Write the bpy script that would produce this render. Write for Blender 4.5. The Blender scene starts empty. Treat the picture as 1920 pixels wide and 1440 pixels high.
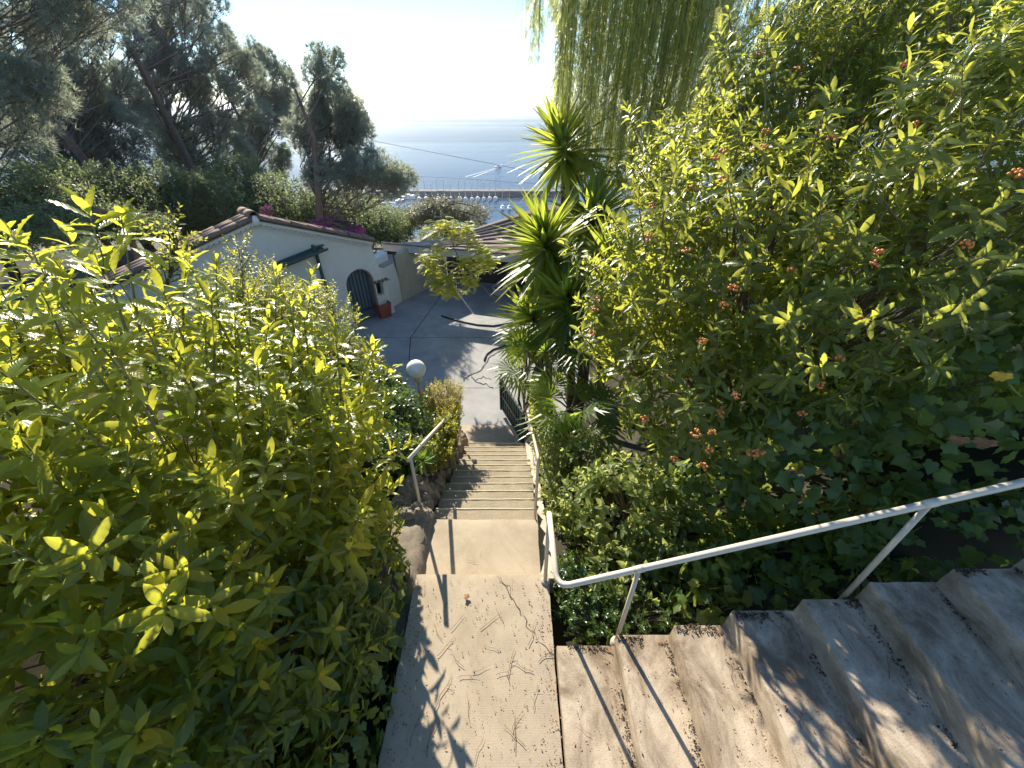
import bpy, math, random
import numpy as np
from mathutils import Vector, Matrix

# ------------------------------------------------------------------ camera, world, sun, exposure
SC = bpy.context.scene
COL = SC.collection
CAM_H = 3.6
PITCH = math.radians(35.0)
FPX = 749.0
cam_d = bpy.data.cameras.new('camera')
cam = bpy.data.objects.new('camera', cam_d)
COL.objects.link(cam)
cam.location = (0, 0, CAM_H)
cam.rotation_euler = (math.radians(90) - PITCH, 0, 0)
cam_d.sensor_width = 36.0
cam_d.lens = 36.0 * FPX / 1920.0
cam_d.clip_start = 0.05
cam_d.clip_end = 80000
SC.camera = cam

SUN_EL = math.radians(29.0)
SUN_AZ = math.radians(-21.5)          # from +Y, negative = to the left
SUN_DIR = Vector((math.cos(SUN_EL) * math.sin(SUN_AZ), math.cos(SUN_EL) * math.cos(SUN_AZ), math.sin(SUN_EL)))

world = bpy.data.worlds.new('World')
SC.world = world
world.use_nodes = True
wn = world.node_tree.nodes
wl = world.node_tree.links
wn.clear()
w_out = wn.new('ShaderNodeOutputWorld')
w_bg = wn.new('ShaderNodeBackground')
w_sky = wn.new('ShaderNodeTexSky')
w_sky.sky_type = 'NISHITA'
w_sky.sun_disc = False
w_sky.sun_elevation = SUN_EL
w_sky.sun_rotation = SUN_AZ
w_sky.air_density = 1.0
w_sky.dust_density = 0.0
w_sky.ozone_density = 5.0
w_sky.altitude = 60
w_bg.inputs['Strength'].default_value = 0.062
# a few small low clouds in the sky
w_tc = wn.new('ShaderNodeTexCoord')
w_sep = wn.new('ShaderNodeSeparateXYZ')
wl.new(w_tc.outputs['Generated'], w_sep.inputs[0])
w_map = wn.new('ShaderNodeMapping')
w_map.inputs['Scale'].default_value = (1.0, 1.0, 5.0)
wl.new(w_tc.outputs['Generated'], w_map.inputs['Vector'])
w_noise = wn.new('ShaderNodeTexNoise')
w_noise.inputs['Scale'].default_value = 11.0
w_noise.inputs['Detail'].default_value = 6.0
w_noise.inputs['Roughness'].default_value = 0.55
wl.new(w_map.outputs[0], w_noise.inputs['Vector'])
w_ramp = wn.new('ShaderNodeValToRGB')
w_ramp.color_ramp.elements[0].position = 0.60
w_ramp.color_ramp.elements[1].position = 0.70
wl.new(w_noise.outputs['Fac'], w_ramp.inputs['Fac'])
w_band = wn.new('ShaderNodeValToRGB')       # clouds keep to the low sky
els = w_band.color_ramp.elements
els[0].position = 0.0
els[0].color = (0, 0, 0, 1)
els[1].position = 0.16
els[1].color = (0, 0, 0, 1)
e = els.new(0.012); e.color = (0.75, 0.75, 0.75, 1)
e = els.new(0.085); e.color = (0.75, 0.75, 0.75, 1)
wl.new(w_sep.outputs['Z'], w_band.inputs['Fac'])
w_mul = wn.new('ShaderNodeMath'); w_mul.operation = 'MULTIPLY'
wl.new(w_ramp.outputs['Color'], w_mul.inputs[0])
wl.new(w_band.outputs['Color'], w_mul.inputs[1])
w_mix = wn.new('ShaderNodeMix'); w_mix.data_type = 'RGBA'
wl.new(w_mul.outputs[0], w_mix.inputs['Factor'])
wl.new(w_sky.outputs[0], w_mix.inputs['A'])
w_mix.inputs['B'].default_value = (4.6, 5.0, 5.7, 1)
wl.new(w_mix.outputs['Result'], w_bg.inputs['Color'])
wl.new(w_bg.outputs[0], w_out.inputs[0])

sun_d = bpy.data.lights.new('sun', 'SUN')
sun_d.energy = 3.1
sun_d.angle = math.radians(0.53)
sun_d.color = (1.0, 0.90, 0.74)
sun = bpy.data.objects.new('sun', sun_d)
COL.objects.link(sun)
sun.rotation_euler = (-SUN_DIR).to_track_quat('-Z', 'Y').to_euler()
SC.view_settings.view_transform = 'Standard'
SC.view_settings.look = 'None'
SC.view_settings.exposure = 1.92
SC.view_settings.gamma = 1.0
SC.render.film_transparent = False
try:
    SC.cycles.use_denoising = True
    SC.cycles.max_bounces = 10
    SC.cycles.diffuse_bounces = 5
    SC.cycles.transmission_bounces = 8
    SC.cycles.transparent_max_bounces = 8
    SC.cycles.sample_clamp_indirect = 6.0
except Exception:
    pass

# ------------------------------------------------------------------ helpers
RNG = np.random.default_rng(11)
random.seed(5)
CC, SS = math.cos(PITCH), math.sin(PITCH)
CAMP = np.array([0, 0, CAM_H])
PI = math.pi


def ray(x, y):
    u = (x - 960) / FPX
    v = (720 - y) / FPX
    return np.array([u, CC + v * SS, -SS + v * CC])


def at(x, y, d):
    return CAMP + ray(x, y) * d


def onz(x, y, z):
    r = ray(x, y)
    return CAMP + r * (z - CAM_H) / r[2]


def onplane(x, y, p, n):
    r = ray(x, y)
    return CAMP + r * (np.dot(n, np.asarray(p) - CAMP) / np.dot(n, r))


def project(P):
    d = np.asarray(P) - CAMP
    fw = d[..., 1] * CC - d[..., 2] * SS
    up = d[..., 1] * SS + d[..., 2] * CC
    fs = np.where(np.abs(fw) < 1e-6, 1e-6, fw)
    return 960 + FPX * d[..., 0] / fs, 720 - FPX * up / fs, fw


ORG = {}                                    # world origin of every object (roots are only translated)


def prop(o, label=None, cat=None, group=None, kind=None):
    if label: o['label'] = label
    if cat: o['category'] = cat
    if group: o['group'] = group
    if kind: o['kind'] = kind
    return o


def thing(name, label, cat, loc, group=None):
    o = bpy.data.objects.new(name, None)
    o.empty_display_size = 0.1
    COL.objects.link(o)
    o.location = tuple(float(v) for v in loc)
    ORG[o.name] = np.array(loc, float)
    return prop(o, label, cat, group)


def link(name, me, parent=None):
    o = bpy.data.objects.new(name, me)
    COL.objects.link(o)
    if parent is not None:
        o.parent = parent
        ORG[o.name] = ORG[parent.name]
    else:
        ORG[o.name] = np.zeros(3)
    return o


def place(name, me, mats, parent, M):
    """an object sharing mesh me, at world matrix M (3x3 with scale, position)"""
    o = bpy.data.objects.new(name, me)
    COL.objects.link(o)
    R, p = M
    base = np.zeros(3)
    if parent is not None:
        o.parent = parent
        base = ORG[parent.name]
    mm = Matrix(((R[0][0], R[0][1], R[0][2], p[0] - base[0]), (R[1][0], R[1][1], R[1][2], p[1] - base[1]),
                 (R[2][0], R[2][1], R[2][2], p[2] - base[2]), (0, 0, 0, 1)))
    o.matrix_basis = mm
    ORG[o.name] = base
    return o


class MB:
    def __init__(self):
        self.v = []
        self.f = []

    def add(self, V, F):
        n = len(self.v)
        self.v.extend([tuple(map(float, p)) for p in V])
        self.f.extend([tuple(i + n for i in q) for q in F])
        return self

    def box(self, c, s, R=None):
        c = np.array(c, float); h = np.array(s, float) / 2
        V = []
        for z in (-1, 1):
            for x, y in ((-1, -1), (1, -1), (1, 1), (-1, 1)):
                p = np.array([x * h[0], y * h[1], z * h[2]])
                if R is not None: p = R @ p
                V.append(c + p)
        return self.add(V, [(3, 2, 1, 0), (4, 5, 6, 7), (0, 1, 5, 4), (1, 2, 6, 5), (2, 3, 7, 6), (3, 0, 4, 7)])

    def hexa(self, V):
        """8 points: bottom loop 0-3, top loop 4-7"""
        return self.add(V, [(3, 2, 1, 0), (4, 5, 6, 7), (0, 1, 5, 4), (1, 2, 6, 5), (2, 3, 7, 6), (3, 0, 4, 7)])

    def tube(self, pts, rad, n=8, cap=True):
        pts = [np.array(p, float) for p in pts]
        if np.isscalar(rad): rad = [rad] * len(pts)
        V = []; F = []
        prev = None
        for i, p in enumerate(pts):
            t = pts[min(i + 1, len(pts) - 1)] - pts[max(i - 1, 0)]
            t = t / (np.linalg.norm(t) + 1e-9)
            if prev is None:
                a = np.array([0, 0, 1.0]) if abs(t[2]) < .9 else np.array([1.0, 0, 0])
                e1 = np.cross(t, a)
            else:
                e1 = prev - t * np.dot(prev, t)
            e1 /= np.linalg.norm(e1) + 1e-9
            prev = e1
            e2 = np.cross(t, e1)
            for k in range(n):
                a = 2 * PI * k / n
                V.append(p + rad[i] * (math.cos(a) * e1 + math.sin(a) * e2))
        for i in range(len(pts) - 1):
            for k in range(n):
                k2 = (k + 1) % n
                F.append((i * n + k, i * n + k2, (i + 1) * n + k2, (i + 1) * n + k))
        if cap:
            F.append(tuple(range(n - 1, -1, -1)))
            F.append(tuple((len(pts) - 1) * n + k for k in range(n)))
        return self.add(V, F)

    def lathe(self, c, prof, n=20):
        """prof: list of (r, z)"""
        V = []; F = []
        for r, z in prof:
            for k in range(n):
                a = 2 * PI * k / n
                V.append((c[0] + r * math.cos(a), c[1] + r * math.sin(a), c[2] + z))
        for i in range(len(prof) - 1):
            for k in range(n):
                k2 = (k + 1) % n
                F.append((i * n + k, i * n + k2, (i + 1) * n + k2, (i + 1) * n + k))
        return self.add(V, F)

    def prism(self, poly, off):
        """planar polygon (list of 3d points) extruded by vector off"""
        n = len(poly)
        off = np.array(off, float)
        V = [np.array(p, float) for p in poly] + [np.array(p, float) + off for p in poly]
        F = [tuple(range(n)), tuple(range(2 * n - 1, n - 1, -1))]
        for k in range(n):
            k2 = (k + 1) % n
            F.append((k, n + k, n + k2, k2))
        return self.add(V, F)

    def mesh(self, name, mat, base=(0, 0, 0), smooth=False):
        me = bpy.data.meshes.new(name)
        b = np.array(base, float)
        me.from_pydata([tuple(np.array(p) - b) for p in self.v], [], self.f)
        me.materials.append(mat)
        if smooth:
            me.polygons.foreach_set('use_smooth', [True] * len(me.polygons))
        me.update()
        if smooth == 'edge':
            me.set_sharp_from_angle(angle=math.radians(28))
        return me

    def build(self, name, mat, parent=None, smooth=False, bevel=0):
        base = ORG[parent.name] if parent is not None else (0, 0, 0)
        o = link(name, self.mesh(name, mat, base, smooth), parent)
        if bevel:
            m = o.modifiers.new('bevel', 'BEVEL')
            m.width = bevel
            m.segments = 2
            m.limit_method = 'ANGLE'
        return o


def rotz(a):
    c, s = math.cos(a), math.sin(a)
    return np.array([[c, -s, 0], [s, c, 0], [0, 0, 1]])


def nrm(a):
    return a / (np.linalg.norm(a, axis=-1, keepdims=True) + 1e-9)


def smooth01(t):
    t = np.clip(t, 0, 1)
    return t * t * (3 - 2 * t)


_perm = np.random.default_rng(3).random((64, 64, 64))


def vnoise(P):
    P = np.asarray(P, float)
    i = np.floor(P).astype(int)
    f = P - i
    f = f * f * (3 - 2 * f)
    r = 0
    for dx in (0, 1):
        for dy in (0, 1):
            for dz in (0, 1):
                w = (f[..., 0] if dx else 1 - f[..., 0]) * (f[..., 1] if dy else 1 - f[..., 1]) * (f[..., 2] if dz else 1 - f[..., 2])
                r = r + w * _perm[(i[..., 0] + dx) % 64, (i[..., 1] + dy) % 64, (i[..., 2] + dz) % 64]
    return r * 2 - 1


def rough_block(x0, x1, y0, y1, z0, z1, step=0.06, amp=0.012, edge=0.02, seed=0):
    """a worn concrete block: subdivided box with chipped, rounded arrises"""
    nx = max(2, int((x1 - x0) / step)); ny = max(2, int((y1 - y0) / step)); nz = max(2, int((z1 - z0) / step))
    idx = {}; V = []; F = []

    def vid(i, j, k):
        key = (i, j, k)
        if key not in idx:
            idx[key] = len(V)
            p = np.array([x0 + (x1 - x0) * i / nx, y0 + (y1 - y0) * j / ny, z0 + (z1 - z0) * k / nz])
            n = np.array([(-1 if i == 0 else 1 if i == nx else 0), (-1 if j == 0 else 1 if j == ny else 0),
                          (-1 if k == 0 else 1 if k == nz else 0)], float)
            on = int(np.abs(n).sum())
            w = vnoise(p * 6 + seed) * .6 + vnoise(p * 19 + seed) * .4
            if on >= 2:
                p = p - n * edge * (.45 + .8 * abs(w))
            else:
                p = p + n * amp * w
            V.append(p)
        return idx[key]
    for k, flip in ((0, 1), (nz, 0)):
        for i in range(nx):
            for j in range(ny):
                q = (vid(i, j, k), vid(i + 1, j, k), vid(i + 1, j + 1, k), vid(i, j + 1, k))
                F.append(q[::-1] if flip else q)
    for j, flip in ((0, 0), (ny, 1)):
        for i in range(nx):
            for k in range(nz):
                q = (vid(i, j, k), vid(i + 1, j, k), vid(i + 1, j, k + 1), vid(i, j, k + 1))
                F.append(q[::-1] if flip else q)
    for i, flip in ((0, 1), (nx, 0)):
        for j in range(ny):
            for k in range(nz):
                q = (vid(i, j, k), vid(i, j + 1, k), vid(i, j + 1, k + 1), vid(i, j, k + 1))
                F.append(q[::-1] if flip else q)
    return MB().add(V, F)


# ------------------------------------------------------------------ materials
def newmat(name):
    m = bpy.data.materials.new(name)
    m.use_nodes = True
    nt = m.node_tree
    return m, nt, nt.nodes['Principled BSDF'], nt.nodes['Material Output']


def nd(nt, t, **kw):
    n = nt.nodes.new(t)
    for k, v in kw.items():
        if k in n.inputs: n.inputs[k].default_value = v
        else: setattr(n, k, v)
    return n


def ramp(nt, stops):
    r = nt.nodes.new('ShaderNodeValToRGB')
    cr = r.color_ramp
    cr.elements[0].position, cr.elements[0].color = stops[0][0], (*stops[0][1], 1)
    cr.elements[1].position, cr.elements[1].color = stops[-1][0], (*stops[-1][1], 1)
    for p, c in stops[1:-1]:
        e = cr.elements.new(p); e.color = (*c, 1)
    return r


def coords(nt, scale=(1, 1, 1), kind='Object'):
    tc = nd(nt, 'ShaderNodeTexCoord')
    mp = nd(nt, 'ShaderNodeMapping')
    mp.inputs['Scale'].default_value = scale
    nt.links.new(tc.outputs[kind], mp.inputs[0])
    return mp


def noise(nt, mp, scale, detail=6, rough=.6, dist=0.0):
    n = nd(nt, 'ShaderNodeTexNoise')
    n.inputs['Scale'].default_value = scale
    n.inputs['Detail'].default_value = detail
    n.inputs['Roughness'].default_value = rough
    n.inputs['Distortion'].default_value = dist
    nt.links.new(mp.outputs[0], n.inputs['Vector'])
    return n


def mixc(nt, fac, a, b, mode='MIX'):
    m = nd(nt, 'ShaderNodeMix'); m.data_type = 'RGBA'; m.blend_type = mode
    for sock, v in (('Factor', fac), ('A', a), ('B', b)):
        if hasattr(v, 'outputs'): nt.links.new(v.outputs[0] if v.type != 'MIX' else v.outputs['Result'], m.inputs[sock])
        elif isinstance(v, tuple): m.inputs[sock].default_value = (*v, 1)
        elif isinstance(v, (int, float)): m.inputs[sock].default_value = v
        else: nt.links.new(v, m.inputs[sock])
    return m


def res(m):
    return m.outputs['Result']


def bump(nt, bsdf, h, strength=.3, dist=.01, prev=None):
    b = nd(nt, 'ShaderNodeBump')
    b.inputs['Strength'].default_value = strength
    b.inputs['Distance'].default_value = dist
    nt.links.new(h, b.inputs['Height'])
    if prev is not None: nt.links.new(prev.outputs[0], b.inputs['Normal'])
    nt.links.new(b.outputs[0], bsdf.inputs['Normal'])
    return b


def concrete(name, base, dark, stain, speck=140, speck_amt=.25, stain_amt=.5, grid=False, rough=.9, pebbles=False, stain_scale=1.3, hi=.58, stretch=(1, 1, 1)):
    m, nt, b, out = newmat(name)
    mp = coords(nt)
    n1 = noise(nt, mp, 3.0, 8, .65)
    r1 = ramp(nt, [(.3, dark), (.7, base)])
    nt.links.new(n1.outputs['Fac'], r1.inputs['Fac'])
    n2 = noise(nt, coords(nt, stretch), stain_scale, 9, .72, .6)
    r2 = ramp(nt, [(hi - .12, (0, 0, 0)), (hi + .12, (1, 1, 1))])
    nt.links.new(n2.outputs['Fac'], r2.inputs['Fac'])
    sc = nd(nt, 'ShaderNodeMath', operation='MULTIPLY'); sc.inputs[1].default_value = stain_amt
    nt.links.new(r2.outputs[0], sc.inputs[0])
    c1 = mixc(nt, sc.outputs[0], r1, stain)
    n3 = noise(nt, mp, speck, 3, .7)
    r3 = ramp(nt, [(.30, (0, 0, 0)), (.42, (1, 1, 1))])
    nt.links.new(n3.outputs['Fac'], r3.inputs['Fac'])
    inv = nd(nt, 'ShaderNodeMath', operation='MULTIPLY_ADD'); inv.inputs[1].default_value = -speck_amt * 2; inv.inputs[2].default_value = speck_amt * 2
    nt.links.new(r3.outputs[0], inv.inputs[0])
    c2 = mixc(nt, inv.outputs[0], res(c1), stain)
    # small dark debris specks
    n4 = noise(nt, mp, 38, 4, .8, 1.0)
    r4 = ramp(nt, [(.66, (0, 0, 0)), (.70, (1, 1, 1))])
    nt.links.new(n4.outputs['Fac'], r4.inputs['Fac'])
    s4 = nd(nt, 'ShaderNodeMath', operation='MULTIPLY'); s4.inputs[1].default_value = .7
    nt.links.new(r4.outputs[0], s4.inputs[0])
    c3 = mixc(nt, s4.outputs[0], res(c2), tuple(x * .45 for x in stain))
    last = res(c3)
    h = n3.outputs['Fac']
    if pebbles:
        vo = nd(nt, 'ShaderNodeTexVoronoi'); vo.inputs['Scale'].default_value = 62
        nt.links.new(mp.outputs[0], vo.inputs['Vector'])
        rr = ramp(nt, [(.2, (1, 1, 1)), (.5, (0, 0, 0))])
        nt.links.new(vo.outputs['Distance'], rr.inputs['Fac'])
        hv = nd(nt, 'ShaderNodeSeparateColor')
        nt.links.new(vo.outputs['Color'], hv.inputs[0])
        pr = ramp(nt, [(0, (.20, .16, .10)), (.5, (.36, .31, .21)), (.8, (.24, .21, .15)), (1, (.55, .49, .36))])
        nt.links.new(hv.outputs[0], pr.inputs['Fac'])
        pf = nd(nt, 'ShaderNodeMath', operation='MULTIPLY'); pf.inputs[1].default_value = .8
        nt.links.new(rr.outputs[0], pf.inputs[0])
        c4 = mixc(nt, pf.outputs[0], last, pr)
        last = res(c4)
        h = rr.outputs[0]
    nt.links.new(last, b.inputs['Base Color'])
    b.inputs['Roughness'].default_value = rough
    b.inputs['Specular IOR Level'].default_value = .25
    bb = bump(nt, b, n1.outputs['Fac'], .15, .015)
    bb = bump(nt, b, h, .35, .006, bb)
    if grid:
        br = nd(nt, 'ShaderNodeTexBrick')
        br.offset = 0.0
        br.inputs['Scale'].default_value = 1.0
        br.inputs['Brick Width'].default_value = .014
        br.inputs['Row Height'].default_value = .014
        br.inputs['Mortar Size'].default_value = .0022
        br.inputs['Mortar Smooth'].default_value = .6
        br.inputs['Color1'].default_value = (1, 1, 1, 1); br.inputs['Color2'].default_value = (.85, .85, .85, 1)
        br.inputs['Mortar'].default_value = (0, 0, 0, 1)
        nt.links.new(mp.outputs[0], br.inputs['Vector'])
        bump(nt, b, br.outputs['Color'], .16, .002, bb)
    return m


def simple(name, col, rough=.5, var=.15, vscale=8, metal=0, bumpy=0, spec=.5):
    m, nt, b, out = newmat(name)
    mp = coords(nt)
    n = noise(nt, mp, vscale, 6, .65)
    r = ramp(nt, [(.3, tuple(c * (1 - var) for c in col)), (.7, tuple(min(1, c * (1 + var)) for c in col))])
    nt.links.new(n.outputs['Fac'], r.inputs['Fac'])
    nt.links.new(r.outputs[0], b.inputs['Base Color'])
    b.inputs['Roughness'].default_value = rough
    b.inputs['Metallic'].default_value = metal
    b.inputs['Specular IOR Level'].default_value = spec
    if bumpy: bump(nt, b, n.outputs['Fac'], bumpy, .01)
    return m


def leafmat(name, stops, trans, tfac=.42, rough=.38, vein=.35, spec=.45, tvar=.28):
    """stops: colour stops over the leaf-to-leaf random value; trans: colour of light that comes through"""
    m, nt, b, out = newmat(name)
    a = nd(nt, 'ShaderNodeAttribute'); a.attribute_name = 'rnd'
    oi = nd(nt, 'ShaderNodeObjectInfo')
    ad = nd(nt, 'ShaderNodeMath', operation='ADD')
    nt.links.new(a.outputs['Fac'], ad.inputs[0]); nt.links.new(oi.outputs['Random'], ad.inputs[1])
    fr = nd(nt, 'ShaderNodeMath', operation='FRACT')
    nt.links.new(ad.outputs[0], fr.inputs[0])
    r = ramp(nt, stops)
    nt.links.new(fr.outputs[0], r.inputs['Fac'])
    col = r.outputs[0]
    if vein:
        uv = nd(nt, 'ShaderNodeUVMap'); uv.uv_map = 'UVMap'
        sp = nd(nt, 'ShaderNodeSeparateXYZ')
        nt.links.new(uv.outputs[0], sp.inputs[0])
        d = nd(nt, 'ShaderNodeMath', operation='SUBTRACT'); d.inputs[1].default_value = .5
        nt.links.new(sp.outputs['X'], d.inputs[0])
        ab = nd(nt, 'ShaderNodeMath', operation='ABSOLUTE'); nt.links.new(d.outputs[0], ab.inputs[0])
        rv = ramp(nt, [(.012, (1, 1, 1)), (.055, (0, 0, 0))])
        nt.links.new(ab.outputs[0], rv.inputs['Fac'])
        vf = nd(nt, 'ShaderNodeMath', operation='MULTIPLY'); vf.inputs[1].default_value = vein
        nt.links.new(rv.outputs[0], vf.inputs[0])
        c = mixc(nt, vf.outputs[0], col, (.22, .26, .10))
        col = res(c)
        k1 = nd(nt, 'ShaderNodeMath', operation='MULTIPLY'); k1.inputs[1].default_value = 62.0
        nt.links.new(sp.outputs['Y'], k1.inputs[0])
        k2 = nd(nt, 'ShaderNodeMath', operation='MULTIPLY_ADD'); k2.inputs[1].default_value = -26.0
        nt.links.new(ab.outputs[0], k2.inputs[0]); nt.links.new(k1.outputs[0], k2.inputs[2])
        k3 = nd(nt, 'ShaderNodeMath', operation='SINE'); nt.links.new(k2.outputs[0], k3.inputs[0])
        bump(nt, b, k3.outputs[0], .22, .004)
        mpv = nd(nt, 'ShaderNodeTexCoord')
        nz = nd(nt, 'ShaderNodeTexNoise'); nz.inputs['Scale'].default_value = 38; nz.inputs['Detail'].default_value = 3
        gp = nd(nt, 'ShaderNodeNewGeometry')
        nt.links.new(gp.outputs['Position'], nz.inputs['Vector'])
        rz = ramp(nt, [(.66, (0, 0, 0)), (.72, (.75, .75, .75))])
        nt.links.new(nz.outputs['Fac'], rz.inputs['Fac'])
        c = mixc(nt, rz.outputs[0], col, (.15, .10, .035))
        col = res(c)
    nt.links.new(col, b.inputs['Base Color'])
    b.inputs['Roughness'].default_value = rough
    b.inputs['Specular IOR Level'].default_value = spec
    t = nd(nt, 'ShaderNodeBsdfTranslucent')
    tr = ramp(nt, [(0, tuple(c * (1 - tvar) for c in trans)), (1, trans)])
    nt.links.new(fr.outputs[0], tr.inputs['Fac'])
    nt.links.new(tr.outputs[0], t.inputs['Color'])
    mx = nd(nt, 'ShaderNodeMixShader'); mx.inputs[0].default_value = tfac
    nt.links.new(b.outputs[0], mx.inputs[1]); nt.links.new(t.outputs[0], mx.inputs[2])
    nt.links.new(mx.outputs[0], out.inputs['Surface'])
    return m


M = {}
M['landing'] = concrete('landing_concrete', (.47, .395, .285), (.37, .305, .22), (.20, .15, .09), 150, .25, .5, grid=True)
M['step'] = concrete('step_aggregate', (.36, .31, .225), (.26, .22, .155), (.14, .11, .07), 120, .3, .5, pebbles=True)
M['flight'] = concrete('flight_concrete', (.54, .455, .34), (.42, .345, .25), (.15, .105, .065), 110, .35, .9, stain_scale=3.0, hi=.51, stretch=(1.3, .75, 1.3))
M['court'] = concrete('court_concrete', (.38, .375, .365), (.29, .29, .285), (.14, .14, .14), 60, .2, .55, stain_scale=.8)
M['lit_nosing'] = concrete('lit_nosing_concrete', (.62, .56, .44), (.5, .44, .33), (.3, .25, .18), 90, .2, .3, stain_scale=5)  # paler than the treads: paints the sun on the worn step edges
M['kerb'] = concrete('kerb_concrete', (.45, .41, .34), (.33, .29, .23), (.18, .14, .09), 90, .3, .6)
M['rock'] = concrete('rock', (.33, .28, .22), (.17, .14, .105), (.07, .06, .04), 60, .5, .6, stain_scale=6)
M['soil'] = concrete('soil', (.075, .055, .034), (.035, .026, .016), (.015, .012, .008), 60, .4, .6)
M['terrain'] = concrete('terrain_ground', (.045, .04, .024), (.03, .028, .016), (.02, .017, .011), 3, .4, .6, stain_scale=.1)
M['render'] = concrete('wall_render', (.84, .80, .70), (.78, .735, .63), (.46, .42, .34), 200, .06, .18, stain_scale=.7)
M['wallbeige'] = concrete('beige_wall', (.62, .55, .40), (.52, .45, .32), (.27, .23, .16), 90, .1, .4, stain_scale=.9)
M['tile'] = concrete('roof_tile', (.30, .20, .145), (.19, .135, .105), (.10, .085, .065), 40, .35, .6, stain_scale=4)
M['shingle'] = concrete('roof_felt', (.30, .21, .17), (.22, .155, .13), (.12, .09, .08), 130, .25, .5, stain_scale=1.4)
M['lip'] = simple('roof_lip', (.52, .46, .40), .7, .2)
M['fascia'] = simple('fascia_paint', (.56, .53, .47), .7, .12, 3)
M['timber'] = simple('dark_timber', (.085, .07, .055), .75, .3, 12)
M['awning'] = simple('dark_green_paint', (.05, .085, .075), .5, .2)
M['door'] = simple('blue_grey_door', (.105, .15, .175), .5, .15, 4)
M['bar'] = simple('door_bar', (.035, .05, .06), .5, .1)
M['surround'] = simple('door_surround', (.36, .23, .18), .8, .15)
M['darkglass'] = simple('niche_dark', (.012, .018, .016), .3, .1)
M['terracotta'] = simple('terracotta', (.32, .095, .055), .75, .2, 6)
def painted(name, col, amount):
    m, nt, b, out = newmat(name)
    mp = coords(nt)
    n0 = noise(nt, mp, 6, 6, .6)
    r0 = ramp(nt, [(.3, tuple(c * .88 for c in col)), (.7, col)])
    nt.links.new(n0.outputs['Fac'], r0.inputs['Fac'])
    n1 = noise(nt, mp, 26, 8, .75, .4)
    r1 = ramp(nt, [(amount, (0, 0, 0)), (amount + .05, (1, 1, 1))])
    nt.links.new(n1.outputs['Fac'], r1.inputs['Fac'])
    c = mixc(nt, r1.outputs[0], r0, (.17, .085, .04))
    nt.links.new(res(c), b.inputs['Base Color'])
    b.inputs['Roughness'].default_value = .42
    bump(nt, b, n1.outputs['Fac'], .12, .004)
    return m


M['rail'] = painted('cream_paint', (.64, .57, .44), .66)
M['railpost'] = painted('cream_post_paint', (.56, .48, .36), .62)
M['greenmetal'] = simple('green_metal', (.018, .055, .045), .4, .15)
M['bark'] = simple('bark', (.10, .072, .05), .9, .4, 10, bumpy=.6)
M['pinebark'] = simple('pine_bark', (.12, .085, .065), .9, .4, 5, bumpy=.6)
M['twig'] = simple('twig', (.15, .09, .05), .85, .35, 30)
M['stem'] = simple('green_stem', (.15, .15, .06), .6, .3, 20)
M['brownstem'] = simple('brown_stem', (.17, .115, .075), .75, .3, 20)
M['berry'] = simple('orange_berry', (.60, .20, .05), .4, .25, 40)
M['dead'] = simple('dead_leaf', (.24, .135, .07), .8, .35, 25)
M['yellowleaf'] = simple('yellow_leaf', (.62, .42, .05), .6, .2, 25)
M['wire'] = simple('wire', (.03, .03, .03), .6, .1)
M['hose'] = simple('hose', (.03, .04, .04), .6, .2)
M['crack'] = simple('crack', (.05, .048, .045), .95, .2)
M['white'] = simple('white_gelcoat', (.8, .8, .8), .35, .05)
M['boatblue'] = simple('boat_blue', (.10, .16, .26), .4, .1)
M['mast'] = simple('mast', (.55, .55, .55), .4, .05, metal=.6)
M['pier'] = simple('pier_stone', (.10, .10, .105), .9, .2, .3)
M['wallwhite'] = simple('white_wall', (.7, .68, .62), .8, .08)
M['potstone'] = simple('cast_stone', (.58, .55, .49), .85, .15, 12)


def globe_mat():
    m, nt, b, out = newmat('opal_globe')
    b.inputs['Base Color'].default_value = (.88, .86, .80, 1)
    b.inputs['Roughness'].default_value = .25
    b.inputs['Subsurface Weight'].default_value = .35
    b.inputs['Subsurface Radius'].default_value = (.1, .09, .07)
    return m


M['globe'] = globe_mat()


def sea_mat():
    # upwelling blue water under a wave-roughened surface (waves mask part of the grazing reflection)
    m, nt, b, out = newmat('sea_water')
    nt.nodes.remove(b)
    df = nd(nt, 'ShaderNodeBsdfDiffuse'); df.inputs['Color'].default_value = (.03, .058, .095, 1)
    gl = nd(nt, 'ShaderNodeBsdfGlossy'); gl.inputs['Roughness'].default_value = .13
    gl.inputs['Color'].default_value = (.92, .96, 1, 1)
    mp = coords(nt, (.22, 1, 1))
    n1 = noise(nt, mp, .11, 5, .6)
    n2 = noise(nt, mp, .012, 4, .6)
    n3 = noise(nt, coords(nt, (.12, 1, 1)), .0024, 5, .6, .5)
    bp = nd(nt, 'ShaderNodeBump'); bp.inputs['Strength'].default_value = .6; bp.inputs['Distance'].default_value = 1.3
    nt.links.new(n1.outputs['Fac'], bp.inputs['Height'])
    b2 = nd(nt, 'ShaderNodeBump'); b2.inputs['Strength'].default_value = .4; b2.inputs['Distance'].default_value = 9
    nt.links.new(n2.outputs['Fac'], b2.inputs['Height']); nt.links.new(bp.outputs[0], b2.inputs['Normal'])
    nt.links.new(b2.outputs[0], gl.inputs['Normal'])
    rr = ramp(nt, [(.36, (.13, .13, .13)), (.52, (.22, .22, .22)), (.68, (.34, .34, .34))])
    nt.links.new(n3.outputs['Fac'], rr.inputs['Fac'])
    mx = nd(nt, 'ShaderNodeMixShader')
    nt.links.new(rr.outputs[0], mx.inputs[0])
    nt.links.new(df.outputs[0], mx.inputs[1]); nt.links.new(gl.outputs[0], mx.inputs[2])
    nt.links.new(mx.outputs[0], out.inputs['Surface'])
    return m


M['sea'] = sea_mat()
M['foam'] = simple('foam', (.75, .78, .8), .8, .05)

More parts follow.
